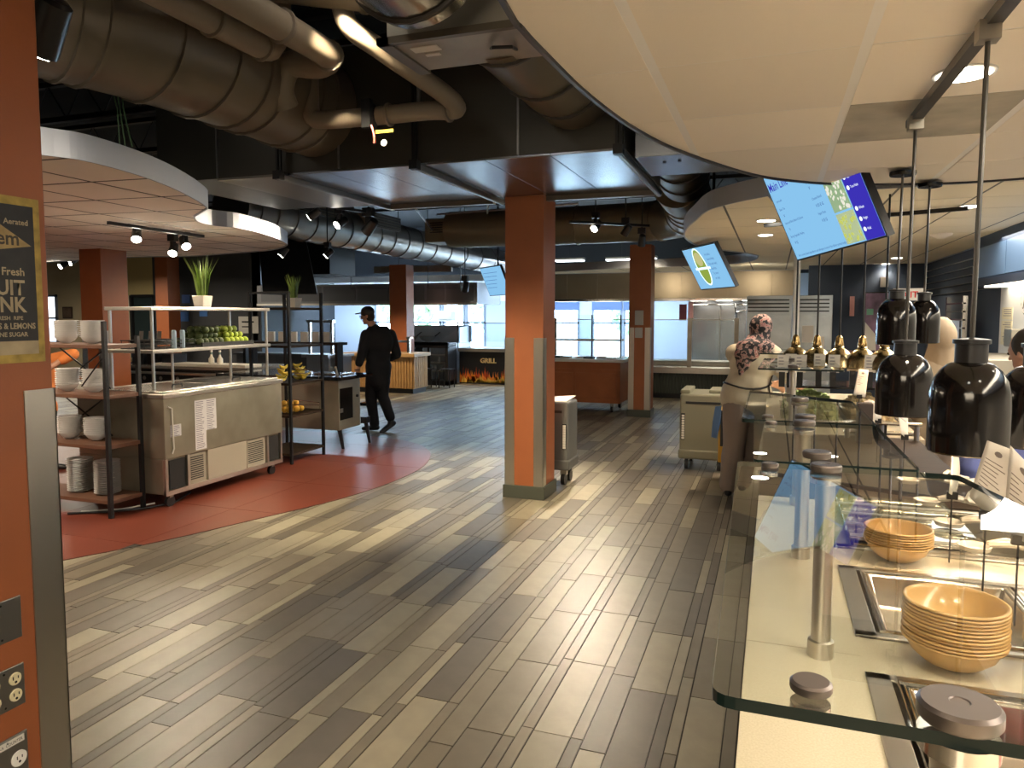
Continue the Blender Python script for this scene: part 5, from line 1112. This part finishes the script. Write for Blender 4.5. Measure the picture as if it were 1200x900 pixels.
heatlamp(1049,404,4.0,2.385,.098,.25,.05,'black heat lamp at the back with a round ceiling canopy, left one',can=True)
heatlamp(1081,402,4.35,2.385,.088,.25,.05,'black heat lamp at the back with a round ceiling canopy, right one',can=True)
heatlamp(1213,523,2.2,2.345,.102,.24,.07,'black heat lamp cut off by the right edge')
a_=Vector((A.x+.03,A.y-.9,2.365)); b_=Vector((B.x+.006,B.y+.12,2.365)); track(a_,b_,'long black lamp track on the near cream ceiling')
one(MB().obox(PZ(1005,255,FARZ-.03),(1.6,.04,.03),Matrix.Rotation(-.75+.35,3,'Z')),'light_track',BLACK,'black track behind the big menu screen','light track')
BRS=mat('brass',(.47,.37,.20),.25,1)
for k,(px,pw) in enumerate([(932,5.6),(957,5.5),(983,5.4),(1010,5.3),(1036,5.2)]):
    z0=1.235; b=PD(px,421,pw); t=thing('brass_heat_lamp','brass bell heat lamp, %s in the row behind the menu papers'%['leftmost','second','middle','fourth','rightmost'][k],'heat lamp',(b.x,b.y,z0),'brass heat lamps')
    r=.118; o=MB().lathe((b.x,b.y,z0),[(r,0),(r*.98,.01),(r*.93,.05),(r*.78,.09),(r*.5,.125),(r*.30,.14),(r*.26,.16)],32,cap=False).build('shade',BRS,t,smooth=True); o.modifiers.new('s','SOLIDIFY').thickness=.003
    MB().lathe((b.x,b.y,z0+.15),[(.030,0),(.033,.02),(.028,.04),(.024,.07),(.010,.085)],20).build('socket',mat('copper_dark',(.38,.26,.11),.22,1),t,smooth=True)
    MB().lathe((b.x,b.y,z0+.03),[(.03,0),(.045,.03),(.02,.08)],14).build('bulb',emat('heat_bulb',(1,.55,.2),6),t)
    MB().tube([(b.x,b.y,z0+.23),(b.x,b.y,FARZ)],.007,8).build('rod',BLACKM,t)
    spot('heat_beam',(b.x,b.y,z0+.02),9,(1,.7,.42),2.0,.04,parent=t)
ps_=thing('pass_shelf','dark glass topped pass shelf under the brass heat lamps','shelf',(.5,5.9,.9))
MB().box(.1,.88,5.6,6.15,1.10,1.115).build('shelf_board',BLACKG,ps_); 
for x in (.15,.8): MB().tube([(x,6.1,.9),(x,6.1,1.1)],.014,8).build('post',STEEL,ps_)
for k,px in enumerate([917,926,938,960,977,1000,1020]):
    p=PD(px,412,5.15+(.12 if k%2 else 0)); c=thing('price_card','cream card on the pass shelf, %s from the left'%['first','second','third','fourth','fifth','sixth','seventh'][k],'card',(p.x,p.y,1.22),'cards on the pass shelf')
    w=.038; MB().add([(p.x-w,p.y,1.115+.10),(p.x+w,p.y,1.115+.10),(p.x+w*1.2,p.y+.02,1.34),(p.x-w*.8,p.y+.02,1.34)],[(0,1,2,3)]).build('card_face',PAPER,c)
    m=MB(); 
    for i in range(4): m.box(p.x-w*.6,p.x+w*.5-i*.004,p.y-.003+.004*i,p.y-.001+.004*i,1.25+i*.022,1.255+i*.022)
    m.build('print_lines',mat('ink_grey',(.16,.15,.2),.8),c)
    MB().box(p.x-.02,p.x+.02,p.y-.01,p.y+.03,1.115,1.22).build('card_foot',BLACK,c)
# ------------------------------------------------------------ menu screens
SB=mat('screen_black',(.006,.006,.008),.3)
def screenM(c,yaw,tilt,roll):
    return Matrix.Translation(Vector(c))@Matrix.Rotation(yaw,4,'Z')@Matrix.Rotation(tilt,4,'X')@Matrix.Rotation(roll,4,'Y')
def screen(name,lab,c,yaw,tilt,roll,w,h,ems):
    t=thing(name,lab,'screen',c,'hanging menu screens'); M=screenM(c,yaw,tilt,roll)
    def panel(pname,x0,x1,z0,z1,m,dy=-.001,thick=.002,lab=None):
        mb=MB().box(x0,x1,dy-thick,dy,z0,z1); mb.v=[tuple(M@Vector(v)) for v in mb.v]; return mb.build(pname,m,t,label=lab)
    panel('bezel',-w/2,w/2,-h/2,h/2,SB,.045,.045); panel('screen_back',-w*.35,w*.35,-h*.35,h*.35,SB,.075,.03)
    bw=.011
    panel('display',-w/2+bw,w/2-bw,-h/2+bw,h/2-bw,ems,0,.001)
    def tx(s,x,z,size,m,sx=1,wt=0,al='LEFT'):
        return text(s,size,M@frameM((x,-.006,z),(1,0,0),(0,0,1)),m,t,sx=sx,weight=wt,align=al)
    q=M@Vector((0,.07,.0)); mb=MB().tube([q,(q.x,q.y,4.1)],.018,8).build('mount_pole',BLACKM,t)
    return t,M,panel,tx
SKYB=emat('screen_light_blue',(.22,.48,.74),.62); INK=emat('screen_ink',(.05,.12,.32),.6); INKB=emat('screen_royal',(.05,.035,.50),.5); WH=emat('screen_white',(.85,.92,1),.7)
k_=1.16; cc_=Vector((.226,4.543,2.237))-C0; c1=C0+cc_*k_
t,M,panel,tx=screen('menu_screen','big slanted menu screen headed Main Line above the salad bar',Vector((.242,5.024,2.315)),-1.146,.414,-.053,1.11,.638,SKYB)
W_,H_=.96*k_,.55*k_
panel('side_menu_band',W_/2-.20,W_/2-.012,-H_/2+.012,H_/2-.012,INKB,-.002)
for j in range(3):
    z=H_/2-.012-(j+1)*.205; ph=panel('food_photo',W_/2-.41,W_/2-.212,z+.008,z+.2,None or mat('food_photo_%d'%j,(.3,.4,.2),.5,emit=[(.18,.30,.12),(.22,.34,.20),(.35,.42,.25)][j],estr=.6),-.002)
    fm=MB(); rr=random.Random(j)
    for i in range(34):
        x=rr.uniform(W_/2-.40,W_/2-.225); zz=z+rr.uniform(.02,.185); r=rr.uniform(.006,.018)
        fm.add([tuple(M@Vector((x+r*math.cos(a)*rr.uniform(.6,1.2),-.0055,zz+r*math.sin(a)))) for a in (0,1,2,3,4,5)],[(0,1,2,3,4,5)])
    fm.build('photo_detail',emat('photo_bits_%d'%j,[(.06,.16,.05),(.75,.72,.62),(.50,.55,.12)][j],.6),t,kind='stuff')
tx('Main Line',-W_/2+.035,H_/2-.125,.085,INKB,sx=.85,wt=.0008)
for (x,z,s) in ((.0-.04,.14,'Curried Roasted Tofu & Potato'),(-.5,.11,'Lemonade'),(-.5,.05,'Black Tea'),(-.5,-.05,'Seasoned Black Beans & Quinoa'),(.0-.04,.03,'Cheese Ravioli'),(-.04,-.07,'Vegan Pasta'),(-.5,-.15,'Spring Vegetable Medley'),(-.5,-.29,'Ask a server about ingredients and allergens in any of the dishes served today')):
    tx(s,x+.005,z,.024,INK,sx=.85)
for (x,z,s) in ((-.02,.10,'V'),(-.02,-.02,'V D E G'),(-.02,-.12,'V E G'),(-.47,.0,'V'),(-.47,-.10,'V'),(-.47,-.2,'V G')): tx(s,x,z,.028,INK,wt=.0004)
for j,s in enumerate(['Vegetarian','Peanuts','Shellfish','Egg','Tree Nuts','','Wheat','Vegan','Halal']):
    z=H_/2-.055-j*.064
    if s: tx(s,W_/2-.145,z,.024,WH,sx=.8); mb=MB().lathe((0,0,0),[(.014,0),(.014,.001)],12,'y'); mb.v=[tuple(M@(Vector(v)+Vector((W_/2-.17,-.006,z+.008)))) for v in mb.v]; mb.build('menu_icon',WH,t)
t,M,panel,tx=screen('avocado_screen','slanted blue screen showing two green ovals right of the far column',(-.743,8.868,2.168),-1.082,.497,0,.96,.55,SKYB)
def oval(cx_,cz,rx,rz,m,dy,name):
    mb=MB().add([tuple(M@Vector((cx_+rx*math.cos(a*.2618),dy,cz+rz*math.sin(a*.2618)))) for a in range(24)],[tuple(range(24))]); return mb.build(name,m,t)
oval(-.12,.02,.155,.245,emat('pale_ring',(.60,.78,.85),1),-.004,'oval_ring'); oval(-.12,.02,.13,.225,emat('avo_green',(.22,.30,.05),.7),-.0045,'printed_oval')
oval(-.12,.12,.10,.09,emat('avo_light',(.42,.40,.18),.7),-.005,'printed_oval'); mb=panel('oval_divider',-.32,.10,-.015,.015,emat('divider_blue',(.55,.75,.88),1),-.005)
for j in range(6): tx(['Avocados','Sourced fairly','Ripe and ready','Good fats','Try some','on toast'][j],.10,.15-j*.06,.045,INK,sx=.8)
t,M,panel,tx=screen('distant_menu_screen','distant slanted pale blue menu screen left of the middle column',(-4.75,12.42,2.226),-.807,.389,0,.96,.55,SKYB)
for j in range(5): panel('text_row',-.40,.25-.06*j,.16-j*.07,.167-j*.07,INK,-.003)
# ------------------------------------------------------------ carts
PLG=mat('cart_plastic_grey',(.115,.115,.11),.5,bump=.05,bscale=80); PLG2=mat('cart_plastic_olive',(.20,.19,.135),.5,bump=.05,bscale=80)
def foodcart(x0,x1,y0,y1,z0,z1,m,lab,lid=False):
    t=thing('insulated_cart',lab,'cart',((x0+x1)/2,(y0+y1)/2,0),'insulated food carts')
    MB().box(x0,x1,y0,y1,z0+.07,z1).build('cart_body',m,t,bevel=.02,seg=3); MB().box(x0-.012,x1+.012,y0-.012,y1+.012,z0,z0+.10).build('bumper',m,t,bevel=.02,seg=3)
    MB().box(x0+.06,x1-.05,y0-.006,y0+.01,z1-.10,z1-.075).build('handle_recess',BLACK,t)
    MB().box(x0+.015,x0+.055,y0-.006,y0+.004,z0+.20,z1-.20).build('hinge_strip',BLACK,t)
    for k in range(10): MB().box(x0+.022,x0+.05,y0-.012,y0-.005,z0+.21+k*(z1-z0-.42)/10,z0+.23+k*(z1-z0-.42)/10).build('hinge_tooth',PAPER,t)
    for x in (x0+.07,x1-.06):
        for y in (y0+.08,y1-.08): w=MB().lathe((x-.018,y,.06),[(.06,0),(.06,.036)],18,'x').build('caster_wheel',BLACK,t,smooth=True); MB().box(x-.03,x+.03,y-.03,y+.03,.10,z0+.02).build('caster_fork',STEEL,w)
    return t
def remirror(t,x0,x1):
    for c in t.children:
        if c.name.startswith(('hinge','handle')): 
            for v in c.data.vertices: v.co.x=-v.co.x
e1=foodcart(-2.20,-1.79,6.60,6.95,.155,.80,PLG,'grey insulated cart on casters behind the middle column'); remirror(e1,0,0)
one(MB().add([(-2.08,6.65,.802),(-1.82,6.62,.802),(-1.80,6.92,.83),(-2.06,6.94,.81),(-2.08,6.65,.808),(-1.82,6.62,.808),(-1.80,6.92,.836),(-2.06,6.94,.816)],[(3,2,1,0),(4,5,6,7),(0,1,5,4),(1,2,6,5),(2,3,7,6),(3,0,4,7)]),'paper_sheet',PAPER,'white paper sheet lying on the grey cart behind the column','paper')
foodcart(-.90,-.44,7.75,8.35,.12,.80,PLG2,'olive grey insulated cart behind the woman in the headscarf')
one(MB().box(-.90,-.80,7.78,8.3,.801,.84).box(-.62,-.48,7.9,8.3,.801,.835),'cart_lids',PLG2,'loose pale lids on top of the olive grey cart','lid',bevel=.01)
yb=thing('yellow_cart','yellow cart edge with a black strap behind the legs of the woman','cart',(-.43,7.2,.2))
MB().box(-.47,-.15,7.15,7.55,.22,.72).build('bin_body',mat('bin_yellow',(.62,.34,.03),.45),yb,bevel=.01); MB().box(-.45,-.42,7.138,7.15,.38,.72).build('strap',BLACK,yb)
for x in (-.42,-.2):
    for y in (7.2,7.5): MB().lathe((x-.02,y,.055),[(.055,0),(.055,.04)],14,'x').build('caster_wheel',BLACK,yb,smooth=True); MB().box(x-.012,x+.012,y-.012,y+.012,.1,.23).build('caster_fork',STEEL,yb)
g=thing('blue_glove','blue rubber glove hanging from the yellow cart','glove',(-.47,7.13,.6)); MB().add([(-.50,7.12,.76),(-.44,7.12,.77),(-.45,7.13,.60),(-.48,7.10,.46),(-.53,7.11,.47),(-.52,7.12,.62)],[(0,1,2,3,4,5)]).build('glove_sheet',mat('glove_blue',(.08,.17,.36),.5),g).modifiers.new('s','SOLIDIFY').thickness=.02
# ================================================================== PEOPLE
def bodymesh(name,m,t,mb,vox,sm=5,bump=None):
    o=mb.build(name,m,t,local=True,smooth=True,ang=3.2)
    r=o.modifiers.new('join','REMESH'); r.mode='VOXEL'; r.voxel_size=vox; r.use_smooth_shade=True
    s=o.modifiers.new('soft','SMOOTH'); s.factor=.5; s.iterations=sm; return o
def hand(mb,wr,d,s=1,thumb=(0,0,1),curl=.35,drop=(0,0,-1)):
    wr=Vector(wr); d=Vector(d).normalized(); th=Vector(thumb); th=(th-d*th.dot(d)).normalized(); n=d.cross(th).normalized(); cl=Vector(drop); cl=(cl-d*cl.dot(d)); cl=cl.normalized() if cl.length>.1 else n
    pc=wr+d*.045*s
    for k in (-1.2,-.4,.4,1.2): mb.caps(wr+th*k*.009*s,.017*s,wr+d*.085*s+th*k*.019*s,.0125*s,8)
    for k,L in zip((1.3,.45,-.4,-1.25),(.070,.080,.074,.058)):
        b=wr+d*.088*s+th*k*.019*s; m_=b+(d*math.cos(curl*.6)+cl*math.sin(curl*.6))*L*.5*s; e=m_+(d*math.cos(curl*1.8)+cl*math.sin(curl*1.8))*L*.5*s
        mb.caps(b,.0098*s,m_,.0092*s,7); mb.caps(m_,.0092*s,e,.0078*s,7)
    b=wr+d*.02*s+th*.026*s; m_=b+(d*.6+th*.55).normalized()*.042*s; e=m_+(d*.95+th*.15+cl*.2).normalized()*.032*s
    mb.caps(b,.0135*s,m_,.011*s,7); mb.caps(m_,.011*s,e,.0088*s,7)
def head(mb,c,f,s=1):
    c=Vector(c); f=Vector(f).normalized(); side=f.cross(Vector((0,0,1))).normalized(); U=side.cross(f); M=Matrix((side,f,U)).transposed()
    mb.sph(c+U*.02*s,(.074*s,.092*s,.098*s),16,12,M); mb.sph(c+f*.025*s-U*.045*s,(.056*s,.06*s,.062*s),14,9,M)
    mb.caps(c+f*.088*s+U*.012*s,.010*s,c+f*.108*s-U*.018*s,.013*s,8)   # nose
    mb.sph(c+f*.082*s-U*.052*s,(.024*s,.012*s,.008*s),8,6,M); mb.sph(c+f*.066*s-U*.088*s,(.026*s,.02*s,.016*s),8,6,M)
    for q in (-1,1): mb.sph(c+side*q*.074*s-f*.01*s-U*.005*s,(.010*s,.018*s,.028*s),8,6,M); mb.sph(c+side*q*.03*s+f*.078*s+U*.022*s,(.02*s,.014*s,.008*s),8,6,M)
    return M,side,U
def eyes(t,c,f,s=1):
    c=Vector(c); f=Vector(f).normalized(); side=f.cross(Vector((0,0,1))).normalized(); 
    for q in (-1,1): MB().sph(c+side*q*.031*s+f*.083*s+Vector((0,0,.008*s)),(.011*s,.011*s,.008*s),8,6).build('eye',mat('eye_dark',(.05,.035,.03),.2),t,local=True,smooth=True)
def legs(mb,hipL,knL,anL,hipR,knR,anR,a=.082,b=.058,c=.045):
    for h,k,n in ((hipL,knL,anL),(hipR,knR,anR)): mb.caps(h,a,k,b,14); mb.caps(k,b,Vector(k).lerp(Vector(n),.35),b*1.02,12); mb.caps(k,b,n,c,12)
def shoe(t,an,d,m,s=1,pitch=0):
    an=Vector(an); d=Vector((d[0],d[1],0)).normalized(); D=(d+Vector((0,0,pitch))).normalized(); mb=MB()
    mb.caps(an-D*.035*s+Vector((0,0,-.035)),.042*s,an+D*.11*s+Vector((0,0,-.05)),.036*s,12); mb.caps(an+D*.11*s+Vector((0,0,-.05)),.036*s,an+D*.16*s+Vector((0,0,-.055)),.03*s,12); mb.caps(an,.045*s,an-Vector((0,0,.03)),.045*s,10)
    return bodymesh('shoe',m,t,mb,.012,3)
# ---- man in black
mp_=PZ(445,505); man=thing('person','person in black cap, black chef shirt and trousers walking away to the left','person',(mp_.x,mp_.y,0),rz=YAW)
f=(-1,.15,-.18); hc_=(-.145,0,1.60)
J=dict(hipL=(-.085,.03,.88),knL=(-.12,.0,.49),anL=(-.075,.02,.085),hipR=(.075,-.03,.88),knR=(.055,-.03,.49),anR=(.165,-.03,.15))
sk=MB(); head(sk,hc_,f,.98); sk.caps((-.11,.02,1.52),.058,(-.06,.02,1.40),.062); 
def torso(mb,g=0,cx0=0):
    mb.sph((-.0,.0,1.24),(.185+g,.125+g,.20+g),16,12); mb.sph((-.01,0,1.05),(.155+g,.115+g,.16+g),16,10); mb.sph((-.005,0,.90),(.165+g,.125+g,.13+g),16,10)
torso(sk,-.01)
sk.caps((-.16,-.09,1.335),.05,(-.215,-.13,1.07),.042); sk.caps((-.215,-.13,1.07),.040,(-.275,-.14,.83),.028); hand(sk,(-.275,-.14,.83),(-.1,.05,-1),1.0,(-.6,-.6,0),.5,(1,0,0))
sk.caps((.155,.09,1.335),.05,(.235,.12,1.06),.042); sk.caps((.235,.12,1.06),.04,(.06,.25,1.0),.028); hand(sk,(.06,.25,1.0),(-1,.3,-.1),1.0,(0,0,1),.5)
legs(sk,J['hipL'],J['knL'],J['anL'],J['hipR'],J['knR'],J['anR'],.072,.05,.038)
bodymesh('body',SKIN,man,sk,.0085,3); eyes(man,hc_,f)
sh=MB(); torso(sh,.022); sh.caps((-.10,.0,1.395),.075,(.09,.02,1.395),.075,14); sh.caps((-.155,-.09,1.345),.078,(-.215,-.13,1.06),.066,14); sh.caps((-.215,-.13,1.06),.064,(-.245,-.14,.96),.058,12)
sh.caps((.155,.09,1.345),.078,(.235,.12,1.07),.066,14); sh.caps((.235,.12,1.06),.06,(.12,.2,1.01),.055,12); sh.caps((-.03,0,.92),.155,(.01,0,.70),.15,16); sh.caps((-.04,.03,1.42),.07,(-.07,.02,1.45),.062)
bodymesh('shirt_and_apron',CLOTHB,man,sh,.014,6)
tr_=MB(); legs(tr_,J['hipL'],J['knL'],(J['anL'][0],J['anL'][1],.10),J['hipR'],J['knR'],(J['anR'][0]-.01,J['anR'][1],.20),.105,.080,.070); bodymesh('trousers',CLOTHB,man,tr_,.014,5)
shoe(man,J['anL'],(-1,.1),BLACK,1.0); shoe(man,(.165,-.03,.135),(-.3,-.3),BLACK,1.1,-.45)
cpm=MB(); M_,side,U=head(MB(),hc_,f); cpm.sph(Vector(hc_)+U*.055-Vector(f).normalized()*.008,(.086,.102,.088),18,10,M_); bodymesh('cap',BLACK,man,cpm,.010,3)
br=MB(); F_=Vector(f).normalized(); c=Vector(hc_)+U*.055; pts=[c+F_*.07+side*.07,c+F_*.15+side*.05,c+F_*.175,c+F_*.15-side*.05,c+F_*.07-side*.07]
br.add([tuple(p) for p in pts]+[tuple(p+U*.012) for p in pts],[(0,1,2,3,4),(9,8,7,6,5)]+[(i,(i+1)%5,5+(i+1)%5,5+i) for i in range(5)]); br.build('cap_brim',BLACK,man,local=True)
gl=MB()
for q in (-1,1): cgl=Vector(hc_)+F_*.10+side*q*.033+U*.012; gl.tube([cgl+side*(.024*math.cos(a))+U*(.016*math.sin(a)) for a in [i*.785 for i in range(8)]],.0025,5,closed=True); gl.tube([cgl+side*q*.024,Vector(hc_)+side*q*.078+U*.01],.0025,5)
gl.build('glasses',BLACK,man,local=True)
hr_=MB().sph(Vector(hc_)-F_*.03-U*.01,(.077,.07,.07),14,9,M_); bodymesh('hair',mat('hair_dark',(.02,.014,.01),.6),man,hr_,.010,2)
MB().tube([Vector((-.272,-.14,.87))+Vector((.034*math.cos(a),.034*math.sin(a),0)) for a in [i*.628 for i in range(10)]],.006,5,closed=True).build('wristband',BLACK,man,local=True)
# ---- woman in headscarf
wp=PZ(852,581); wo=thing('person','person in patterned headscarf and tan tunic leaning over the salad counter','person',(wp.x,wp.y,0),rz=YAW)
f=(.9,.45,-.35); hc_=(.285,.02,1.50)
hL,kL,aL=(.06,-.02,.86),(.045,-.03,.47),(.0,-.02,.085); hR,kR,aR=(.24,.05,.86),(.22,.10,.48),(.19,.16,.085)
sk=MB(); head(sk,hc_,f,.93); sk.caps((.265,.02,1.43),.052,(.235,.02,1.34),.056)
def torsow(mb,g=0):
    mb.sph((.20,0,1.20),(.175+g,.125+g,.19+g),16,12); mb.sph((.17,0,1.02),(.165+g,.12+g,.16+g),16,10); mb.sph((.15,.01,.88),(.185+g,.14+g,.13+g),16,10)
torsow(sk,-.01)
sk.caps((.36,-.06,1.27),.045,(.47,-.10,1.09),.040); sk.caps((.47,-.10,1.09),.038,(.60,-.04,.985),.026); hand(sk,(.60,-.04,.985),(1,.25,-.45),.95,(0,-.3,1),.5)
sk.caps((.08,.10,1.27),.045,(.25,.25,1.07),.040); sk.caps((.25,.25,1.07),.038,(.46,.26,.985),.026); hand(sk,(.46,.26,.985),(1,0,-.3),.95,(0,-.5,1),.5)
legs(sk,hL,kL,aL,hR,kR,aR,.075,.05,.038); bodymesh('body',SKIN,wo,sk,.0085,3); eyes(wo,hc_,f,.93)
sh=MB(); torsow(sh,.03); sh.caps((.05,.03,1.28),.085,(.34,-.02,1.29),.088,14); sh.caps((.355,-.06,1.27),.088,(.47,-.10,1.09),.075,14); sh.caps((.47,-.1,1.09),.062,(.55,-.06,1.02),.05,12)
sh.caps((.08,.10,1.27),.085,(.25,.25,1.07),.07,14); sh.caps((.25,.25,1.07),.06,(.38,.26,1.02),.05); sh.caps((.085,0,.95),.15,(.075,0,.885),.155,16); sh.caps((.22,0,.95),.15,(.24,0,.885),.15,16)
bodymesh('tunic',TAN,wo,sh,.014,6)
tr_=MB(); legs(tr_,hL,kL,(aL[0],aL[1],.10),hR,kR,(aR[0],aR[1],.10),.125,.098,.078); bodymesh('trousers',GREYP,wo,tr_,.014,5)
shoe(wo,aL,(.3,1),BLACK,.95); shoe(wo,aR,(.6,1),BLACK,.95)
ws=MB().tube([(.16+.205*math.cos(a),.0+.165*math.sin(a),1.0+.022*math.cos(a*2)) for a in [i*.3142 for i in range(20)]],.009,6,closed=True); ws.build('apron_string',BLACK,wo,local=True)
ap=MB(); ap.add([(.30,-.13,1.0),(.36,-.05,1.1),(.37,.05,.95),(.33,-.12,.80)],[(0,1,2,3)]); ap.build('apron_front',BLACK,wo,local=True).modifiers.new('s','SOLIDIFY').thickness=.01
SCF=mat('scarf_pattern',(.45,.22,.20),.8); N=SCF.node_tree.nodes; L=SCF.node_tree.links; v=N.new('ShaderNodeTexNoise'); v.inputs['Scale'].default_value=30; v.inputs['Detail'].default_value=2; tcn=N.new('ShaderNodeTexCoord'); L.new(tcn.outputs['Object'],v.inputs['Vector'])
rmp=N.new('ShaderNodeValToRGB'); rmp.color_ramp.interpolation='CONSTANT'; e=rmp.color_ramp.elements; e[0].color=(.012,.01,.014,1); e[1].position=.50; e[1].color=(.33,.22,.20,1); e2=e.new(.60); e2.color=(.30,.08,.09,1); e3=e.new(.66); e3.color=(.45,.34,.31,1); L.new(v.outputs[0],rmp.inputs[0]); L.new(rmp.outputs[0],N['Principled BSDF'].inputs['Base Color'])
sc=MB(); M_,side,U=head(MB(),hc_,f,.93); F_=Vector(f).normalized(); sc.sph(Vector(hc_)-F_*.022+U*.012,(.096,.105,.116),18,12,M_); sc.caps((.265,.0,1.43),.088,(.22,-.02,1.37),.10,14)
sc.sph((.205,-.06,1.345),(.175,.105,.075),18,10); sc.sph((.13,-.085,1.275),(.12,.085,.095),16,10); sc.sph((.085,-.105,1.20),(.065,.065,.075),14,8); sc.caps((.055,-.13,1.11),.022,(.08,-.12,1.18),.045,10)
bodymesh('headscarf',SCF,wo,sc,.011,4)
# ---- person in beige hood bending, behind the black lamps
def simple_person(name_lab,loc,f,hgt,top,skinm,hairm,topm,pants,lean=(0,0),armout=None,hood=False):
    t=thing('person',name_lab,'person',loc,rz=YAW); lx_,ly_=lean; hc=(lx_,ly_,hgt-.12); sk=MB(); M_,side,U=head(sk,hc,f,.95); F_=Vector(f).normalized()
    sh0=hgt-.36; sk.caps((lx_*.9,ly_*.9,hgt-.22),.055,(lx_*.8,ly_*.8,sh0+.02),.06)
    def tor(mb,g=0): mb.sph((lx_*.6,ly_*.6,sh0-.12),(.18+g,.125+g,.19+g),16,12); mb.sph((lx_*.3,ly_*.3,sh0-.33),(.16+g,.115+g,.17+g),16,10); mb.sph((0,0,sh0-.5),(.17+g,.13+g,.13+g),16,10)
    tor(sk,-.01); hz=sh0-.52
    arms=armout or [((-.18,0,sh0-.03),(-.24,.02,sh0-.30),(-.2,.15,sh0-.52)),((.18,0,sh0-.03),(.24,.02,sh0-.30),(.2,.15,sh0-.52))]
    for a,b,c in arms: sk.caps(a,.046,b,.04); sk.caps(b,.038,c,.027); hand(sk,c,Vector(c)-Vector(b),.95,(0,-.3,1),.5)
    legs(sk,(-.085,0,hz),(-.09,0,hz*.53),(-.09,0,.085),(.085,0,hz),(.09,0,hz*.53),(.09,0,.085),.075,.05,.038); bodymesh('body',skinm,t,sk,.010,3); eyes(t,hc,f,.95)
    sh=MB(); tor(sh,.022); sh.caps((-.10+lx_*.8,ly_*.8,sh0-.02),.075,(.10+lx_*.8,ly_*.8,sh0-.02),.075)
    for a,b,c in arms: sh.caps(a,.075,b,.06,12); sh.caps(b,.056,Vector(b).lerp(Vector(c),.35),.05)
    bodymesh('shirt',topm,t,sh,.014,5); tr_=MB(); legs(tr_,(-.085,0,hz),(-.09,0,hz*.53),(-.09,0,.1),(.085,0,hz),(.09,0,hz*.53),(.09,0,.1),.10,.075,.065); bodymesh('trousers',pants,t,tr_,.014,4)
    shoe(t,(-.09,0,.085),(f[0],f[1]),BLACK,.95); shoe(t,(.09,0,.085),(f[0],f[1]),BLACK,.95)
    hm=MB(); hm.sph(Vector(hc)-F_*.022+U*.03,(.084,.092,.094),16,10,M_)
    if hood: hm.sph(Vector(hc)-F_*.03-U*.02,(.098,.10,.13),16,10,M_); hm.caps(Vector(hc)-U*.1,.09,Vector((lx_*.75,ly_*.75,sh0)),.12)
    bodymesh('hood' if hood else 'hair',hairm,t,hm,.011,3); return t
BG=mat('beige_hood_cloth',(.40,.30,.20),.85,bump=.2,bscale=14)
b=PD(1100,440,5.4); simple_person('person in a beige hood and coat behind the rear black heat lamps',(b.x,b.y,0),(.2,1,-.3),1.60,None,SKIN,BG,BG,GREYP,hood=True)
b=PD(1205,440,3.5); simple_person('person with dark hair and blue shirt at the right edge',(b.x,b.y,0),(-.3,1,-.2),1.56,None,SKIN,mat('hair_dark',(.02,.014,.01),.6),mat('shirt_periwinkle',(.16,.20,.52),.8,bump=.2,bscale=12),CLOTHB)
b=PD(42,420,7.6); simple_person('person in an orange sleeved shirt glimpsed behind the plate rack',(b.x,b.y,0),(1,.1,-.2),1.52,None,SKIN,BLACK,mat('shirt_orange',(.75,.24,.06),.8),CLOTHB,armout=[((.15,-.05,1.14),(.46,-.12,1.22),(.24,-.25,1.06)),((-.1,.15,1.13),(.0,.2,.9),(.2,.2,.95))])
